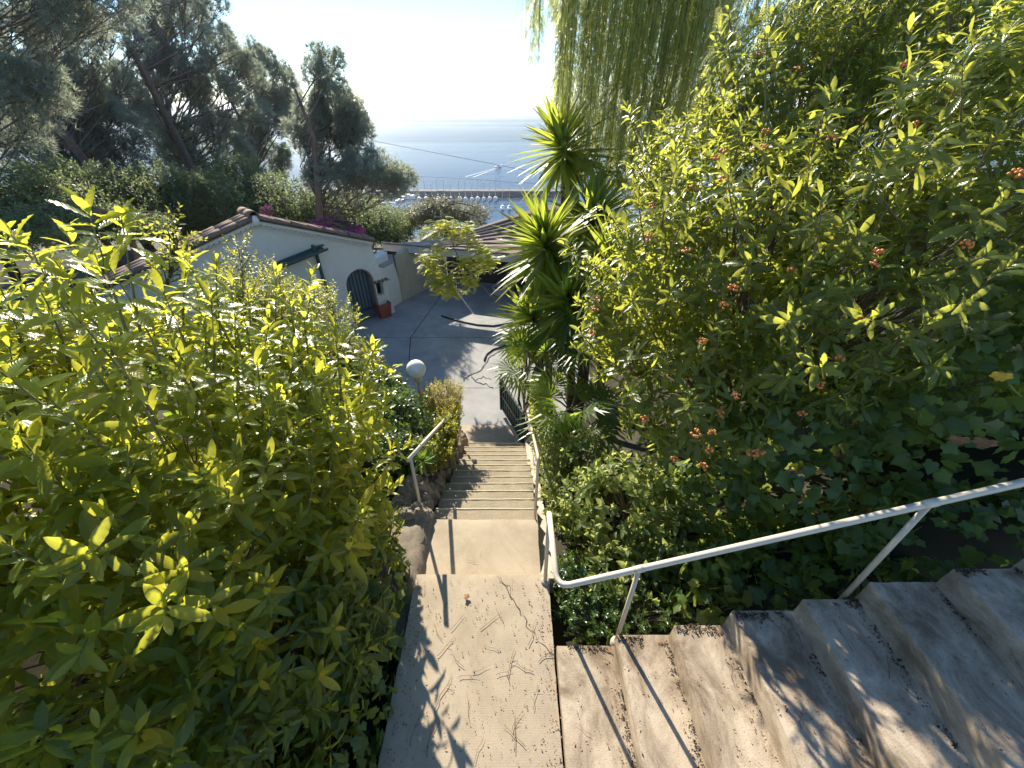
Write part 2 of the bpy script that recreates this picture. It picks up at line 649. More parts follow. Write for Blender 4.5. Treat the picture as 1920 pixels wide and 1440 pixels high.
M['lf_bright'] = leafmat('cheesewood_leaf_sunlit', [(0, (.055, .105, .022)), (.5, (.085, .15, .028)), (.93, (.12, .185, .034)), (.97, (.24, .24, .04)), (1, (.26, .17, .05))], (.84, .84, .08), .55, .26)  # brighter copy of the cheesewood leaf, backlit look put into its colour
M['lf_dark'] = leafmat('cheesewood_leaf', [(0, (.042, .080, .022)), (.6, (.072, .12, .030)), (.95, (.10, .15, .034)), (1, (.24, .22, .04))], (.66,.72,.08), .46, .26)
M['lf_berry'] = leafmat('berry_shrub_leaf', [(0, (.045, .078, .026)), (.6, (.078, .12, .034)), (1, (.12, .16, .040))], (.70, .74, .10), .5, .27)
M['lf_tobira'] = leafmat('rosette_leaf', [(0, (.05, .11, .02)), (1, (.09, .17, .03))], (.42,.62,.05), .42, .3)
M['lf_small'] = leafmat('small_leaf', [(0, (.05, .085, .018)), (.7, (.10, .14, .03)), (1, (.20, .19, .035))], (.68,.68,.10), .52, .4, vein=0)
M['lf_gold'] = leafmat('golden_leaf', [(0, (.12, .13, .025)), (1, (.26, .21, .045))], (.72, .62, .10), .5, .45, vein=0)
M['lf_glossy'] = leafmat('dark_glossy_leaf', [(0, (.030, .062, .02)), (1, (.068, .115, .032))], (.26, .38, .04), .3, .28, vein=0)
M['lf_light'] = leafmat('pale_leaf', [(0, (.06, .10, .028)), (1, (.13, .18, .05))], (.66,.72,.2), .48, .36, vein=.25)
M['lf_ivy'] = leafmat('ivy_leaf', [(0, (.045, .088, .024)), (.7, (.080, .14, .036)), (1, (.12, .18, .044))], (.5,.62,.12), .42, .38, vein=.2)
M['lf_yucca'] = leafmat('yucca_leaf', [(0, (.05, .095, .020)), (.8, (.10, .16, .03)), (1, (.22, .20, .06))], (.62, .72, .08), .5, .35, vein=.15)
M['lf_yuccadry'] = leafmat('dry_yucca_leaf', [(0, (.16, .13, .07)), (1, (.30, .25, .15))], (.3, .25, .12), .25, .7, vein=0)
M['lf_palm'] = leafmat('fan_palm_leaf', [(0, (.045, .09, .022)), (1, (.085, .14, .03))], (.5,.66,.07), .48, .35, vein=0)
M['lf_pepper'] = leafmat('pepper_leaf', [(0, (.12, .16, .05)), (1, (.20, .24, .08))], (.85,.90,.30), .6, .4, vein=0)
M['lf_acacia'] = leafmat('feathery_leaf', [(0, (.15, .20, .03)), (1, (.24, .27, .045))], (.95,.93,.12), .64, .45, vein=0)
M['lf_pine'] = leafmat('pine_needle', [(0, (.13, .16, .125)), (1, (.20, .23, .18))], (.50,.55,.40), .46, .55, vein=0)  # needles lightened to stand in for the pale veil of glare
M['lf_tree'] = leafmat('dark_tree_leaf', [(0, (.05, .075, .034)), (1, (.09, .12, .05))], (.34,.42,.16), .42, .6, vein=0)
M['lf_olive'] = leafmat('olive_leaf', [(0, (.11, .125, .07)), (1, (.22, .23, .13))], (.36, .36, .18), .35, .45, vein=0)
M['lf_bougain'] = leafmat('bougainvillea_bract', [(0, (.24, .03, .16)), (1, (.44, .08, .32))], (.4, .06, .28), .35, .6, vein=0)
M['lf_succ'] = leafmat('succulent_leaf', [(0, (.12, .22, .04)), (1, (.18, .29, .06))], (.45, .6, .08), .3, .35, vein=0)


# ------------------------------------------------------------------ foliage machinery
def tmpl_strip(rows, wfun, fold=.12, arch=.2, wave=0.0, nwave=3.2, width=.3, seed=0):
    """a leaf along +Y (length 1): left edge, midrib, right edge"""
    V = []; UV = []; T = []
    ids = []
    for i, t in enumerate(rows):
        w = wfun(t) * width * .5
        z = -arch * t * t
        row = []
        if w < 1e-4:
            V.append((0, t, z)); UV.append((.5, t)); row = [len(V) - 1] * 3
        else:
            for s in (-1, 0, 1):
                zz = z
                if s:
                    zz += fold * w * 2 + wave * math.sin(t * nwave * 2 * PI + (s > 0) * 1.1 + seed)
                V.append((s * w, t, zz)); UV.append((.5 + .5 * s, t)); row.append(len(V) - 1)
        ids.append(row)
    for a, b in zip(ids[:-1], ids[1:]):
        for k in (0, 1):
            q = [a[k], a[k + 1], b[k + 1], b[k]]
            for tri in ((q[0], q[1], q[2]), (q[0], q[2], q[3])):
                if len(set(tri)) == 3: T.append(tri)
    return np.array(V), np.array(T), np.array(UV)


lanc = lambda t: 0 if t <= 0 or t >= 1 else t * (1 - t) ** .8 / .29
ovat = lambda t: 0 if t <= 0 or t >= 1 else math.sin(PI * t ** .75) ** .9
T_BIG = [tmpl_strip([0, .08, .17, .26, .35, .44, .53, .62, .71, .8, .88, .95, 1], lanc, .16, a, .022, 5.3, .29, s) for a, s in ((.12, 0), (.25, 2), (.4, 4))]
T_MID = tmpl_strip([0, .13, .27, .41, .55, .69, .84, 1], lanc, .16, .30, .024, 3.6, .29)
T_ROS = tmpl_strip([0, .3, .6, .85, 1], lambda t: 0 if t <= 0 else (math.sin(PI * min(1, t ** 1.6)) ** .7 if t < 1 else 0), .1, .25, 0, 1, .36)
T_SMALL = tmpl_strip([0, .45, 1], ovat, .15, .15, 0, 1, .5)
T_OVAL = tmpl_strip([0, .2, .5, .8, 1], ovat, .15, .2, 0, 1, .55)
T_BLADE = tmpl_strip([0, .15, .4, .7, 1], lambda t: .75 + .6 * t if t < .4 else (1 - (t - .4) / .6) ** .8 * .99 if t < 1 else 0, .22, .10, 0, 1, .12)


def tmpl_ivy():
    out = [(0, 0), (.15, -.11), (.34, -.10), (.47, .04), (.44, .22), (.60, .42), (.44, .56), (.26, .66), (.14, .84), (0, 1.0), (-.14, .84), (-.26, .66), (-.44, .56), (-.60, .42), (-.44, .22), (-.47, .04), (-.34, -.10), (-.15, -.11)]
    V = [(0, .35, .04)] + [(x, y, -.10 * abs(x) - .06 * max(0, y - .5)) for x, y in out]
    n = len(out)
    T = [(0, 1 + k, 1 + (k + 1) % n) for k in range(n)]
    UV = [(.5, .35)] + [(.5 + x * .8, y) for x, y in out]
    return np.array(V), np.array(T), np.array(UV)


T_IVY = tmpl_ivy()


def tmpl_tuft(n, w, spread, seed):
    r = np.random.default_rng(seed)
    V = []; T = []; UV = []
    for k in range(n):
        a = 2 * PI * k / n + r.random() * .6
        e = spread * (.35 + .65 * r.random())
        d = np.array([math.sin(e) * math.cos(a), math.cos(e), math.sin(e) * math.sin(a)])
        s = nrm(np.cross(d, r.normal(size=3))) * w
        L = .75 + .35 * r.random()
        i = len(V)
        V += [d * .05 - s, d * .05 + s, d * L]
        UV += [(0, 0), (1, 0), (.5, 1)]
        T.append((i, i + 1, i + 2))
    return np.array(V), np.array(T), np.array(UV)


T_TUFT = tmpl_tuft(9, .05, 1.0, 1)


def tmpl_pinnate(pairs, ll, lw, droop, ang=.9):
    V = []; T = []; UV = []
    for i in range(pairs):
        t = (i + .6) / pairs
        p = np.array([0, t, -droop * t * t])
        for s in (-1, 1):
            L = ll * (1 - .5 * t)
            d = np.array([s * math.sin(ang), math.cos(ang), -.15])
            q = np.array([s * -math.cos(ang), math.sin(ang), 0]) * lw
            k = len(V)
            V += [p, p + d * L * .5 + q, p + d * L, p + d * L * .5 - q]
            UV += [(.5, 0), (0, .5), (.5, 1), (1, .5)]
            T += [(k, k + 1, k + 2), (k, k + 2, k + 3)]
    return np.array(V), np.array(T), np.array(UV)


T_PEPPER = tmpl_pinnate(7, .36, .035, .25, .75)
T_ACACIA = tmpl_pinnate(9, .32, .075, .35, 1.1)


def frames(Y, N):
    Y = nrm(Y)
    X = nrm(np.cross(Y, N))
    Z = np.cross(X, Y)
    return np.stack([X, Y, Z], axis=-1)           # columns


def leaves_mesh(name, tm, pos, R, scale, rnd, mat, parent, kind=None, smooth=True):
    V, T, UV = tm
    n = len(pos)
    base = ORG[parent.name] if parent is not None else np.zeros(3)
    sc = np.asarray(scale, float)
    if sc.ndim == 1: sc = sc[:, None].repeat(3, 1)
    L = V[None] * sc[:, None, :]
    P = np.einsum('nij,nvj->nvi', R, L) + (np.asarray(pos) - base)[:, None, :]
    nv = len(V)
    faces = (T[None] + (np.arange(n) * nv)[:, None, None]).reshape(-1, 3)
    me = bpy.data.meshes.new(name)
    me.vertices.add(n * nv)
    me.vertices.foreach_set('co', P.reshape(-1).astype(np.float32))
    nf = len(faces)
    me.loops.add(nf * 3)
    me.loops.foreach_set('vertex_index', faces.reshape(-1).astype(np.int32))
    me.polygons.add(nf)
    me.polygons.foreach_set('loop_start', (np.arange(nf) * 3).astype(np.int32))
    if smooth: me.polygons.foreach_set('use_smooth', np.ones(nf, bool))
    uvl = me.uv_layers.new(name='UVMap')
    uvl.data.foreach_set('uv', np.tile(UV, (n, 1))[faces.reshape(-1)].reshape(-1).astype(np.float32))
    at_ = me.attributes.new('rnd', 'FLOAT', 'POINT')
    at_.data.foreach_set('value', np.repeat(np.asarray(rnd), nv).astype(np.float32))
    me.materials.append(mat)
    me.update(calc_edges=True)
    o = link(name, me, parent)
    if kind: o['kind'] = kind
    return o


_leafmesh = {}


def leaf_objects(name, tms, pos, R, scale, mat, parent):
    """each leaf an object of its own; alike leaves share mesh data"""
    for i in range(len(pos)):
        k = (id(tms[i % len(tms)][0]), mat.name)
        if k not in _leafmesh:
            V, T, UV = tms[i % len(tms)]
            me = bpy.data.meshes.new(name)
            me.from_pydata([tuple(v) for v in V], [], [tuple(int(a) for a in t) for t in T])
            uvl = me.uv_layers.new(name='UVMap')
            for lp in me.loops: uvl.data[lp.index].uv = UV[lp.vertex_index]
            me.polygons.foreach_set('use_smooth', [True] * len(me.polygons))
            me.materials.append(mat)
            _leafmesh[k] = me
        s = scale[i]
        place(name, _leafmesh[k], None, parent, (R[i] * s, pos[i]))


def blob_points(blobs, n, rng, lo=.72, hi=1.03, keep=None, face_w=.55):
    """points in the outer shell of a union of ellipsoids, with outward normals"""
    C = np.array([b[0] for b in blobs], float); Rr = np.array([b[1] for b in blobs], float)
    wts = np.array([(r[0] * r[1] + r[1] * r[2] + r[0] * r[2]) for r in Rr]); wts /= wts.sum()
    outp = []; outn = []
    got = 0
    tries = 0
    while got < n and tries < 40:
        tries += 1
        m = n * 2
        b = rng.choice(len(blobs), m, p=wts)
        d = nrm(rng.normal(size=(m, 3)))
        rr = lo + (hi - lo) * rng.random(m) ** .6
        p = C[b] + d * Rr[b] * rr[:, None]
        nn = nrm(d / Rr[b])
        # lumpy outline
        p = p + nn * (vnoise(p * 1.7)[:, None] * .12 * Rr[b].min(1)[:, None])
        ok = np.ones(m, bool)
        for k in range(len(blobs)):
            q = (((p - C[k]) / Rr[k]) ** 2).sum(1)
            ok &= (q > (lo * .92) ** 2) | (b == k)
        vis = (nn * nrm(CAMP - p)).sum(1)
        sunf = nn @ np.array(SUN_DIR)
        ok &= (vis > -.15) | (sunf > .1) | (rng.random(m) < face_w)
        if keep is not None: ok &= keep(p)
        outp.append(p[ok]); outn.append(nn[ok])
        got += ok.sum()
    return np.concatenate(outp)[:n], np.concatenate(outn)[:n]


def shoot_leaves(tips, dirs, L, nleaf, size, rng, a0=95, a1=25, jit=14):
    n = len(tips)
    dirs = nrm(dirs)
    ref = np.where(np.abs(dirs[:, 2:3]) < .9, np.array([[0, 0, 1.0]]), np.array([[1.0, 0, 0]]))
    e1 = nrm(np.cross(dirs, ref)); e2 = np.cross(dirs, e1)
    ph = rng.random(n) * 6.28
    pos = []; Y = []; N = []; S = []
    for j in range(nleaf):
        f = j / max(1, nleaf - 1)
        ang = np.radians(a0 + (a1 - a0) * f ** 1.2 + rng.normal(0, jit, n))
        az = ph + j * 2.39996 + rng.normal(0, .25, n)
        rad = np.cos(az)[:, None] * e1 + np.sin(az)[:, None] * e2
        y = np.cos(ang)[:, None] * dirs + np.sin(ang)[:, None] * rad
        LL = L if np.isscalar(L) else L
        pos.append(tips - dirs * (LL * (1 - f))[:, None] if not np.isscalar(L) else tips - dirs * L * (1 - f))
        Y.append(y)
        nn = dirs - (dirs * y).sum(1)[:, None] * y + rng.normal(0, .16, (n, 3))
        N.append(nn)
        S.append(size * (1.0 - .35 * f ** 3) * (.75 + .45 * rng.random(n)))
    return np.concatenate(pos), np.concatenate(Y), np.concatenate(N), np.concatenate(S)


def stems(name, tips, roots, rad, mat, parent, rng, sag=.15, n=4, seg=4):
    mb = MB()
    for t, r in zip(tips, roots):
        pts = []
        j = rng.normal(0, 1, 3) * sag * np.linalg.norm(t - r) * .4
        for k in range(seg + 1):
            f = k / seg
            pts.append(r + (t - r) * f + j * math.sin(PI * f) + np.array([0, 0, sag * np.linalg.norm(t - r) * f * (1 - f)]))
        mb.tube(pts, [rad * (1.6 - 1.2 * k / seg) for k in range(seg + 1)], n, False)
    return prop(mb.build(name, mat, parent, True), kind='stuff')


CORRIDOR = lambda p: ~((p[:, 0] > -.80) & (p[:, 0] < .34) & (p[:, 1] < 6.6) & (p[:, 2] < 2.4))
NEARCAM = lambda p: ((p - CAMP) ** 2).sum(1) > .95 ** 2


def keepfun(p):
    return CORRIDOR(p) & NEARCAM(p) & ~((p[:, 0] > .3) & (p[:, 0] < 3.4) & (p[:, 1] < 1.45) & (p[:, 2] < 3.0)) & (np.hypot(p[:, 0] * 1.1, p[:, 1]) > .75)


# ------------------------------------------------------------------ the ground
def ground(x, y):
    x = np.asarray(x, float); y = np.asarray(y, float)
    b = np.where(y < 2.7, -.45, np.where(y < 6.2, -.45 - (y - 2.7) * 1.95 / 3.5, -2.4))
    far = np.clip(y - 20, 0, None)
    b = b - np.minimum(far * .262, 60.0)
    fade = 1 - smooth01((y - 6.5) / 2.0)
    left = smooth01((-.95 - x) / .5) * (.45 + .3 * np.clip(-2.2 - x, 0, 5)) * fade
    right = smooth01((x - .5) / .8) * (.25 + .45 * np.clip(x - 2.0, 0, 6)) * smooth01((y - 1.2) / 1.2) * (1 - smooth01((y - 9) / 8))
    wild = .12 * vnoise(np.stack([x * .7, y * .7, x * 0], -1)) * smooth01((np.abs(x) - 1) / 2)
    return b + left + right + wild


def build_ground():
    xs = np.concatenate([-np.geomspace(400, 7, 26), np.linspace(-6.5, 6.5, 66), np.geomspace(7, 400, 26)])
    ys = np.concatenate([np.linspace(-14, -3, 8), np.linspace(-2.5, 22, 90), np.geomspace(23, 330, 30)])
    X, Y = np.meshgrid(xs, ys)
    Z = ground(X, Y)
    nx, ny = len(xs), len(ys)
    V = np.stack([X, Y, Z], -1).reshape(-1, 3)
    F = [(j * nx + i, j * nx + i + 1, (j + 1) * nx + i + 1, (j + 1) * nx + i) for j in range(ny - 1) for i in range(nx - 1)]
    o = MB().add(V, F).build('ground', M['terrain'], None, True)
    prop(o, 'dark soil hillside falling from the garden to the sea', kind='structure')


build_ground()
SEA_Z = -60.0
o = MB().add([(-60000, 120, SEA_Z), (60000, 120, SEA_Z), (60000, 60000, SEA_Z), (-60000, 60000, SEA_Z)], [(0, 1, 2, 3)]).build('sea', M['sea'])
prop(o, 'pale blue sea glinting under the sun out to the horizon', kind='structure')

# ------------------------------------------------------------------ landings and stairs
landing = rough_block(-.90, .345, -1.6, 2.05, -.42, 0.0, .075, .004, .012, 1).build('upper_landing', M['landing'], None, 'edge')
prop(landing, 'cream concrete landing with fine grid texture in the foreground', kind='structure')
low = rough_block(-.90, .29, 2.03, 2.80, -.62, -.20, .075, .004, .012, 5).build('lower_landing', M['landing'], None, 'edge')
prop(low, 'small concrete landing one step down before the long flight', kind='structure')

SX0, SX1 = -.875, .255
NST = 13
Y0, Y1 = 2.80, 6.15
Z0, Z1 = -.20, -2.11
flight = thing('stairs', 'straight flight of exposed-aggregate steps descending between rails to the courtyard', 'stairs', (-.3, Y0, Z0))
run = (Y1 - Y0) / NST
rise = (Z0 - Z1) / NST
for k in range(NST):
    z = Z0 - rise * (k + 1)
    y = Y0 + run * k
    dx = RNG.normal(0, .008)
    if k == NST - 1: continue
    rough_block(SX0 + dx - .05, SX1 + dx + .05, y - .06, y + run, z - .30, z, .09, .003, .010, k * 3.1).build('step', M['step'], flight, 'edge')
    st = COL.objects[-1]
    xs_ = np.linspace(SX0 + dx - .045, SX1 + dx + .045, 14)
    MB().tube([(x_, y + run - .011 + RNG.normal(0, .002), z - .009 + RNG.normal(0, .0012)) for x_ in xs_], .0125, 7).build('lit_nosing', M['lit_nosing'], st, True)  # added strip draws the bright line of the sunlit edge

side_flight = thing('stairs', 'broad stained concrete steps climbing to the right beside the landing', 'stairs', (.36, 0, 0))
NX = [.355, .82, 1.217, 1.605, 2.03, 2.41, 2.83, 3.24, 3.66, 4.08]
NZ = [.035, .19, .38, .575, .765, .965, 1.16, 1.36, 1.56]
for k in range(9):
    rough_block(NX[k], NX[k + 1] + .05, -1.7, 1.43 + .015 * (k % 2), NZ[k] - .45, NZ[k], .05, .0015, .008, 40 + k * 7).build('step', M['flight'], side_flight, 'edge')

# bottom slab of the stairs and courtyard
o = rough_block(SX0 - .22, .62, Y1 - run - .02, 6.62, -2.35, -2.112, .12, .003, .012, 9).build('bottom_landing', M['landing'], None, 'edge')
prop(o, 'pale concrete strip at the foot of the stairs', kind='structure')

ZC = -2.15
court = MB().box((-1.2, 12.7, ZC - .14), (10.4, 12.3, .1)).build('courtyard', M['crack'])
prop(court, 'grey concrete courtyard below the stairs', kind='structure')
# slabs with open joints: joint at the line seen across the yard and a long diagonal one
JY = 10.65
g = .012


def slab(poly, dz=0.0):
    MB().prism([(x, y, ZC + dz) for x, y in poly], (0, 0, -.09)).build('slab', M['court'], court)


xl = lambda y: -3.05 + (y - JY) * .135           # long joint running away from the stairs
slab([(-6.4, 8.05), (-2.6, 8.05), (xl(JY) - g, JY - g), (-6.4, JY - g)][::1], .002)
slab([(-2.6 + g, 8.05), (4.0, 8.05), (4.0, JY - g), (xl(JY) + g, JY - g)])
slab([(-6.4, JY + g), (xl(JY) - g, JY + g), (xl(18.8) - g, 18.8), (-6.4, 18.8)], .003)
slab([(xl(JY) + g, JY + g), (4.0, JY + g), (4.0, 13.4), (xl(13.4) + g, 13.4)], .001)
slab([(xl(13.4) + g, 13.4 + g), (4.0, 13.4 + g), (4.0, 18.8), (xl(18.8) + g, 18.8)], -.004)
slab([(-6.4, 6.6), (4.0, 6.6), (4.0, 8.05 - .015), (-6.4, 8.05 - .015)], -.001)


def ribbon(name, px, z, w, mat, parent=None, jit=.02):
    """a thin crack or seam on the ground through the given pixel path"""
    P = [onz(x, y, z) for x, y in px]
    Q = []
    for a, b in zip(P[:-1], P[1:]):
        for k in range(5):
            Q.append(a + (b - a) * k / 5 + np.array([RNG.normal(0, jit), RNG.normal(0, jit), 0]))
    Q.append(P[-1])
    V = []; F = []
    for i, p in enumerate(Q):
        t = Q[min(i + 1, len(Q) - 1)] - Q[max(i - 1, 0)]
        s = nrm(np.array([-t[1], t[0], 0])) * w * (.4 + .9 * RNG.random()) * (0.3 if i in (0, len(Q) - 1) else 1)
        V += [p - s, p + s]
        if i: F.append((2 * i - 2, 2 * i - 1, 2 * i + 1, 2 * i))
    return MB().add(V, F).build(name, mat, parent)


for pts, w in (([(868, 716), (880, 703), (902, 694), (920, 668), (945, 655)], .02), ([(880, 703), (893, 715), (915, 722), (926, 729)], .016),
               ([(893, 715), (905, 706), (922, 712)], .010), ([(866, 706), (880, 712)], .01)):
    ribbon('crack', pts, ZC + .006, w, M['crack'], court)
for pts in ([(935, 1083), (962, 1125), (985, 1165), (1010, 1200), (1040, 1232)], [(962, 1125), (955, 1100), (930, 1080)]):
    ribbon('crack', pts, .003, .0026, M['soil'], landing, .012)
hp = [onz(x, y, ZC + .02) for x, y in ((828, 592), (845, 598), (870, 604), (895, 609), (925, 611), (955, 606), (985, 598))]
o = MB().tube(hp, .03, 6).build('garden_hose', M['hose'], None, True)
prop(o, 'dark hose lying in a curve across the courtyard', 'hose')
hp = [onz(x, y, ZC + .02) for x, y in ((908, 676), (912, 664), (924, 655), (945, 648), (970, 640))]
o = MB().tube(hp, .025, 6).build('cable', M['hose'], None, True)
prop(o, 'short dark cable looping towards the palms in the courtyard', 'cable')

# rough soil strip and rocks beside the stairs
def rock_mesh(seed):
    r = np.random.default_rng(seed)
    V = []; F = []
    nu, nv = 14, 9
    for j in range(nv + 1):
        for i in range(nu):
            a = 2 * PI * i / nu; b = PI * j / nv
            d = np.array([math.sin(b) * math.cos(a), math.sin(b) * math.sin(a), math.cos(b)])
            k = 1 + .28 * vnoise(d * 1.6 + seed * 7.3) + .16 * vnoise(d * 4 + seed * 3.1) + .09 * vnoise(d * 9 + seed)
            V.append(d * k)
    for j in range(nv):
        for i in range(nu):
            i2 = (i + 1) % nu
            F.append((j * nu + i, (j + 1) * nu + i, (j + 1) * nu + i2, j * nu + i2))
    return MB().add(V, F).mesh('rock', M['rock'], (0, 0, 0), False)


rocks = [rock_mesh(s) for s in range(5)]
rock_spec = []
for k in range(13):                       # a dry border stepping down with the flight
    f = k / 12
    y = 2.82 + f * 3.3
    z = Z0 - (y - Y0) * .57
    rock_spec.append((-1.04 + RNG.normal(0, .02), y, z + .04, .10 + .03 * RNG.random(), .16, .17))
rock_spec += [(-1.14, 2.80, -.14, .14, .11, .10), (-1.33, 2.72, -.18, .12, .10, .08), (-1.28, 2.98, -.2, .12, .12, .13), (-1.12, 2.56, -.2, .12, .12, .09),
              (-1.2, 3.25, -.28, .2, .2, .2), (-1.05, 2.36, -.22, .12, .14, .10)]
nm = ['first', 'second', 'third', 'fourth', 'fifth', 'sixth', 'seventh', 'eighth', 'ninth', 'tenth', 'eleventh', 'twelfth', 'thirteenth']
for k, (x, y, z, a, b, c) in enumerate(rock_spec):
    R = rotz(RNG.random() * .6) @ np.diag([a, b, c])
    o = place('rock', rocks[k % 5], None, None, (R, (x, y, z)))
    if k < 13: lab = 'rough border rock left of the stairs, %s one counted down from the landing' % nm[k]
    else: lab = ['pitted brown rock at the foot of the left rail post', 'weathered rock farthest from the stairs beside the left rail post',
                 'rock half buried in ivy behind the left rail post', 'flat low rock in the soil beside the small landing',
                 'large rock under the left handrail beyond its post', 'small rock at the left edge of the small landing'][k - 13]
    prop(o, lab, 'rock', 'border rocks along the stairs')

side = rough_block(-1.35, -.885, 1.5, 2.9, -.6, -.10, .06, .05, .05, 77).build('soil_bank', M['rock'], None, True)
prop(side, 'rough crumbling earth strip left of the small landing', kind='structure')
kw = rough_block(.27, .40, 2.05, 6.1, -3.0, -2.2, .12, .02, .02, 70)
# sloped kerb right of the stairs
V = []
for y, z in ((2.1, -.18), (6.2, -2.0)):
    V += [(.262, y, z - .6), (.42, y, z - .6), (.42, y, z), (.262, y, z)]
mbk = MB().add(V, [(0, 1, 2, 3), (7, 6, 5, 4), (0, 4, 5, 1), (1, 5, 6, 2), (2, 6, 7, 3), (3, 7, 4, 0)])
o = mbk.build('stair_kerb', M['kerb'])
prop(o, 'sloping concrete kerb along the right edge of the stairs', 'kerb')

# ------------------------------------------------------------------ handrails
def bend(pts, r=.06, n=6):
    """round the corners of a polyline"""
    pts = [np.array(p, float) for p in pts]
    out = [pts[0]]
    for a, b, c in zip(pts[:-2], pts[1:-1], pts[2:]):
        d1 = nrm(a - b) * r; d2 = nrm(c - b) * r
        for k in range(n + 1):
            t = k / n
            out.append((b + d1) * (1 - t) ** 2 + 2 * b * t * (1 - t) + (b + d2) * t * t)
    out.append(pts[-1])
    return out


RR = .021
hr = thing('handrail', 'cream tubular handrail bending round the corner and climbing beside the broad steps', 'handrail', (.31, 1.45, 0))
A = np.array([.29, 1.98, .985]); B = np.array([.315, 1.46, .855])
e2 = np.array([3.35, 1.46, .855 + (3.35 - .315) * .44])
MB().tube(bend([A, B, e2], .10, 8), RR, 10).build('top_rail', M['rail'], hr, True)
MB().tube([(.305, 1.97, -.03), A - (0, 0, .0)], .017, 8).build('post', M['railpost'], hr, True)
zr = lambda x: .855 + (x - .315) * .44
MB().tube([(.845, 1.46, -.02), (.84, 1.46, zr(.84))], .017, 8).build('post', M['railpost'], hr, True)
MB().tube([(2.36, 1.46, .54), (2.36, 1.46, zr(2.36))], .017, 8).build('post', M['railpost'], hr, True)
for x_, y_, z_ in ((.305, 1.97, .0), (.845, 1.46, .02), (2.36, 1.46, .56)):
    MB().lathe((x_, y_, z_), [(.045, -.03), (.04, .012), (.024, .022), (.017, .022)], 10).build('mortar_collar', M['kerb'], hr, True)
# weld collars on the rail
for x in (.84, 2.36):
    MB().tube([(x - .03, 1.46, zr(x - .03)), (x + .03, 1.46, zr(x + .03))], RR + .003, 10).build('collar', M['rail'], hr, True)

hl = thing('handrail', 'cream handrail on a single post left of the descending stairs', 'handrail', (-1.03, 2.89, -.2))
a = np.array([-1.03, 2.80, .72]); b = np.array([-.97, 5.75, -.87])
MB().tube([a, b], RR, 10).build('top_rail', M['rail'], hl, True)
MB().tube([(-1.03, 2.89, -.35), a + (b - a) * .03], .018, 8).build('post', M['railpost'], hl, True)
MB().tube([(-.975, 5.6, -2.1), a + (b - a) * .95], .018, 8).build('post', M['railpost'], hl, True)

hr2 = thing('handrail', 'cream handrail with bent top right of the descending stairs, running down to the gate', 'handrail', (.26, 2.83, -.2))
a = np.array([.258, 2.83, -.25]); b = np.array([.266, 2.86, .69]); c = np.array([.30, 6.3, -1.42])
MB().tube(bend([a, b, c], .14, 6), .016, 10).build('top_rail', M['railpost'], hr2, True)  # duller post paint here stands in for shadow and leaf cover
MB().tube([(.30, 6.2, -2.1), (.30, 6.2, -1.37)], .017, 8).build('post', M['railpost'], hr2, True)

# ------------------------------------------------------------------ gate
gate = thing('gate', 'dark green metal bar gate standing open at the foot of the stairs', 'gate', (.215, 5.95, -2.1))
ga = np.array([.215, 5.95, 0]); gb = np.array([-.24, 7.08, 0]); gd = nrm(gb - ga)
gl = np.linalg.norm(gb - ga); gR = rotz(math.atan2(gd[1], gd[0]))
for z in (-1.98, -1.62, -1.26):
    MB().box((ga + gb) / 2 + np.array([0, 0, z]), (gl, .035, .045), gR).build('rail', M['greenmetal'], gate)
for k in range(11):
    p = ga + gd * (.02 + (gl - .04) * k / 10)
    w = .045 if k in (0, 10) else .018
    MB().box(p + np.array([0, 0, -1.62]), (w, w + .03 if k in (0, 10) else w, .84 if k in (0, 10) else .80), gR).build('bar', M['greenmetal'], gate)
MB().box((ga + gb) / 2 + np.array([.012, .006, -1.62]), (gl * .97, .006, .66), gR).build('sheet', M['greenmetal'], gate)

# ------------------------------------------------------------------ globe lamp
lp = at(780, 692, 6.5)
lamp = thing('garden_lamp', 'white globe lamp on a slim cream pole among the bushes left of the stairs', 'lamp', (lp[0], lp[1], -1.3))
prof = [(.155 * math.sin(PI * k / 16), -.155 * math.cos(PI * k / 16)) for k in range(17)]
MB().lathe(lp, prof, 24).build('globe', M['globe'], lamp, True)
MB().tube([(lp[0], lp[1], -1.5), (lp[0], lp[1], lp[2] - .16)], .038, 12).build('pole', M['railpost'], lamp, True)
MB().lathe(lp, [(.075, -.22), (.075, -.17), (.06, -.135), (0, -.135)], 16).build('collar', M['rail'], lamp, True)

# ------------------------------------------------------------------ the house by the courtyard
HA = math.radians(48)
hd = np.array([math.cos(HA), math.sin(HA), 0]); hn = np.array([hd[1], -hd[0], 0])    # hn faces the yard
hp0 = onz(692, 604, ZC)
W = lambda s, z, o=0.0: hp0 + hd * s + hn * o + np.array([0, 0, z - hp0[2]])
sz = lambda x, y: (lambda p: (float(np.dot(p - hp0, hd)), float(p[2])))(onplane(x, y, hp0, hn))
ridge = sz(476, 418); eave = sz(694, 457); lft = sz(226, 534); corner = (1.02, ZC - .05)
house = thing('house', 'cream rendered house with low gable, tiled verge and arched blue door', 'house', W(0, ZC))
DEP = .45
# door opening: arch centred at s0
s0, dw, dspring, dtop = -.02, .43, -.86, -.43
arch = [(s0 + dw * math.cos(PI * k / 16), dspring + (dtop - dspring) * math.sin(PI * k / 16)) for k in range(17)]
n0, n1, nz0, nz1 = .50, .74, -1.42, -.98         # niche
# wall front as pieces around the openings (butted, in one mesh)
wall = MB()
lo_z = ZC - .06
LW = lft[0] - 2.6
lw_z = lft[1] - .30 * 2.6
zr_top = lambda s: (ridge[1] + (eave[1] - ridge[1]) * (s - ridge[0]) / (eave[0] - ridge[0])) if s > ridge[0] else (ridge[1] + (lft[1] - ridge[1]) * (s - ridge[0]) / (lft[0] - ridge[0]))


def wallquad(pts, th=.28):
    wall.prism([W(s, z) for s, z in pts], -hn * th)


